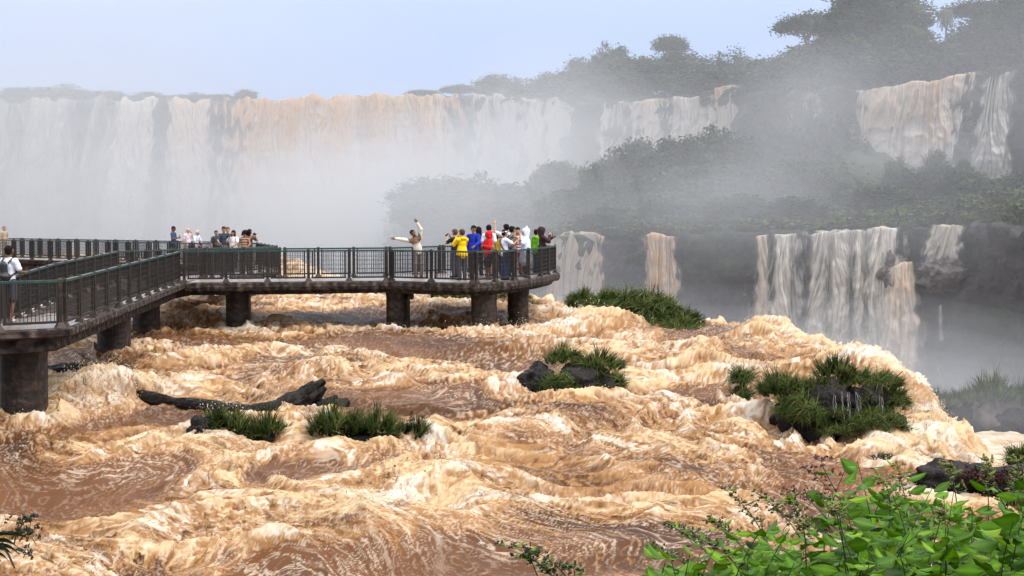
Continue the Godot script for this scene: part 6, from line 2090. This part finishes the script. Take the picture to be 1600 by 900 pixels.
	var base := spot(-25, 905, 5.5)
	var blade := Color(0.022, 0.05, 0.018)
	for k: Array in [[-20, 838, 20, 826, 46, 842], [-18, 850, 10, 834, 30, 858], [-20, 855, 15, 842, 34, 872], [-22, 862, 6, 846, 22, 870], [-20, 870, 0, 852, 18, 884], [-24, 848, -4, 828, 12, 836], [-22, 875, -4, 868, 4, 880]]:
		var st := st_new()
		var a := spot(k[0], k[1], 5.5) - base
		var b := spot(k[2], k[3], 5.5) - base
		var c := spot(k[4], k[5], 5.5) - base
		var last := a
		for i in 8:
			var s := (i + 1) / 8.0
			var p := a.lerp(b, s).lerp(b.lerp(c, s), s)
			var w0 := Vector3(0, 0.010, 0.010) * sin(PI * clampf(i / 8.0, 0.08, 1.0))
			var w1 := Vector3(0, 0.010, 0.010) * sin(PI * clampf(s, 0.0, 0.97))
			quad(st, last - w0, last + w0, p + w1, p - w1)
			last = p
		obj("leaf", done(st), mat(blade * g.randf_range(0.7, 1.5), 0.4), t)
	var st2 := st_new()
	tube(st2, PackedVector3Array([spot(2, 848, 5.5) - base, spot(14, 868, 5.5) - base, spot(23, 888, 5.5) - base]), PackedFloat32Array([0.005, 0.004, 0.003]), 6)
	obj("dry_stem", done(st2), M.bark, t)
	for q: Array in [[18, 842, 46, 826], [28, 840, 54, 830], [30, 846, 56, 850], [28, 856, 36, 872], [22, 850, 40, 838]]: flower_spray(t, spot(q[0], q[1], 5.5) - base, spot(q[2], q[3], 5.5) - base, 9, int(q[2]), Color(0.03, 0.025, 0.012), false)


# ---------------------------------------------------------------- spray

func build_spray() -> void:
	var g := RandomNumberGenerator.new()
	g.seed = 90
	var places: Array[Transform3D] = []
	# places where the water breaks: x, z, reach, height, number
	for s: Array in [[-10.1, -37.1, 0.6, 0.55, 1500], [-9.3, -37.8, 0.6, 0.3, 900], [8.0, -50.0, 0.7, 0.6, 700], [2.4, -50.9, 0.8, 0.4, 300], [4.0, -49.8, 0.5, 0.3, 100], [9.6, -39.8, 0.7, 0.5, 700], [9.9, -37.8, 0.6, 0.5, 700], [10.5, -37.0, 0.7, 0.4, 900], [-1.2, -29.9, 0.9, 0.4, 500], [-2.4, -27.8, 0.8, 0.35, 400],
		[5.2, -38.2, 0.7, 0.4, 300], [-1.0, -52.3, 0.8, 0.4, 400], [0.4, -54.7, 0.6, 0.3, 200], [7.7, -32.4, 0.5, 0.3, 300], [1.9, -36.9, 0.5, 0.3, 250], [8.9, -46.0, 0.8, 0.5, 500], [9.2, -43.0, 0.8, 0.5, 500], [6.2, -47.5, 1.0, 0.4, 400], [-3.9, -53.0, 0.5, 0.3, 150], [-6.6, -35.4, 0.5, 0.25, 200]]:
		for i in int(s[4]):
			var x: float = s[0] + g.randfn() * s[2] * 0.6
			var z: float = s[1] + g.randfn() * s[2] * 0.5
			var edge := look_up(edge_grid, x, z)
			var y := base_level(x, z) + 0.1
			if edge > 0.0: y -= 0.35 * edge + 0.75 * edge * edge
			y += absf(g.randfn()) * s[3] * 0.5
			var r := 0.004 + 0.013 * pow(g.randf(), 4.0)
			places.append(Transform3D(Basis(Vector3.UP, g.randf() * TAU).scaled(Vector3(r, r * g.randf_range(0.8, 1.8), r)), Vector3(x, y, z)))
	var n := 0
	while n < 70000:      # smaller drops all over the churned water
		var d := g.randf_range(25.0, 60.0)
		var x := g.randf_range(-0.34, 0.30) * d
		if look_up(edge_grid, x, -d) > -0.3: continue
		n += 1
		var p := river_point(x, -d)
		if p[3] < 0.7 + 0.35 * g.randf(): continue
		var r := 0.004 + 0.008 * pow(g.randf(), 3.0)
		places.append(Transform3D(Basis().scaled(Vector3(r, r * g.randf_range(0.8, 1.8), r)), Vector3(p[0], p[1] + absf(g.randfn()) * 0.06, p[2])))
	var s := SphereMesh.new()
	s.radius = 1.0
	s.height = 2.0
	s.radial_segments = 6
	s.rings = 3
	var mm := MultiMesh.new()
	mm.transform_format = MultiMesh.TRANSFORM_3D
	mm.mesh = s
	mm.instance_count = places.size()
	for i in places.size(): mm.set_instance_transform(i, places[i])
	var o := MultiMeshInstance3D.new()
	o.name = "spray_drops"
	o.multimesh = mm
	o.material_override = M.foam
	add_child(o)
	tag(o, "cream drops of spray thrown up where the brown water breaks", "spray", "", "stuff")
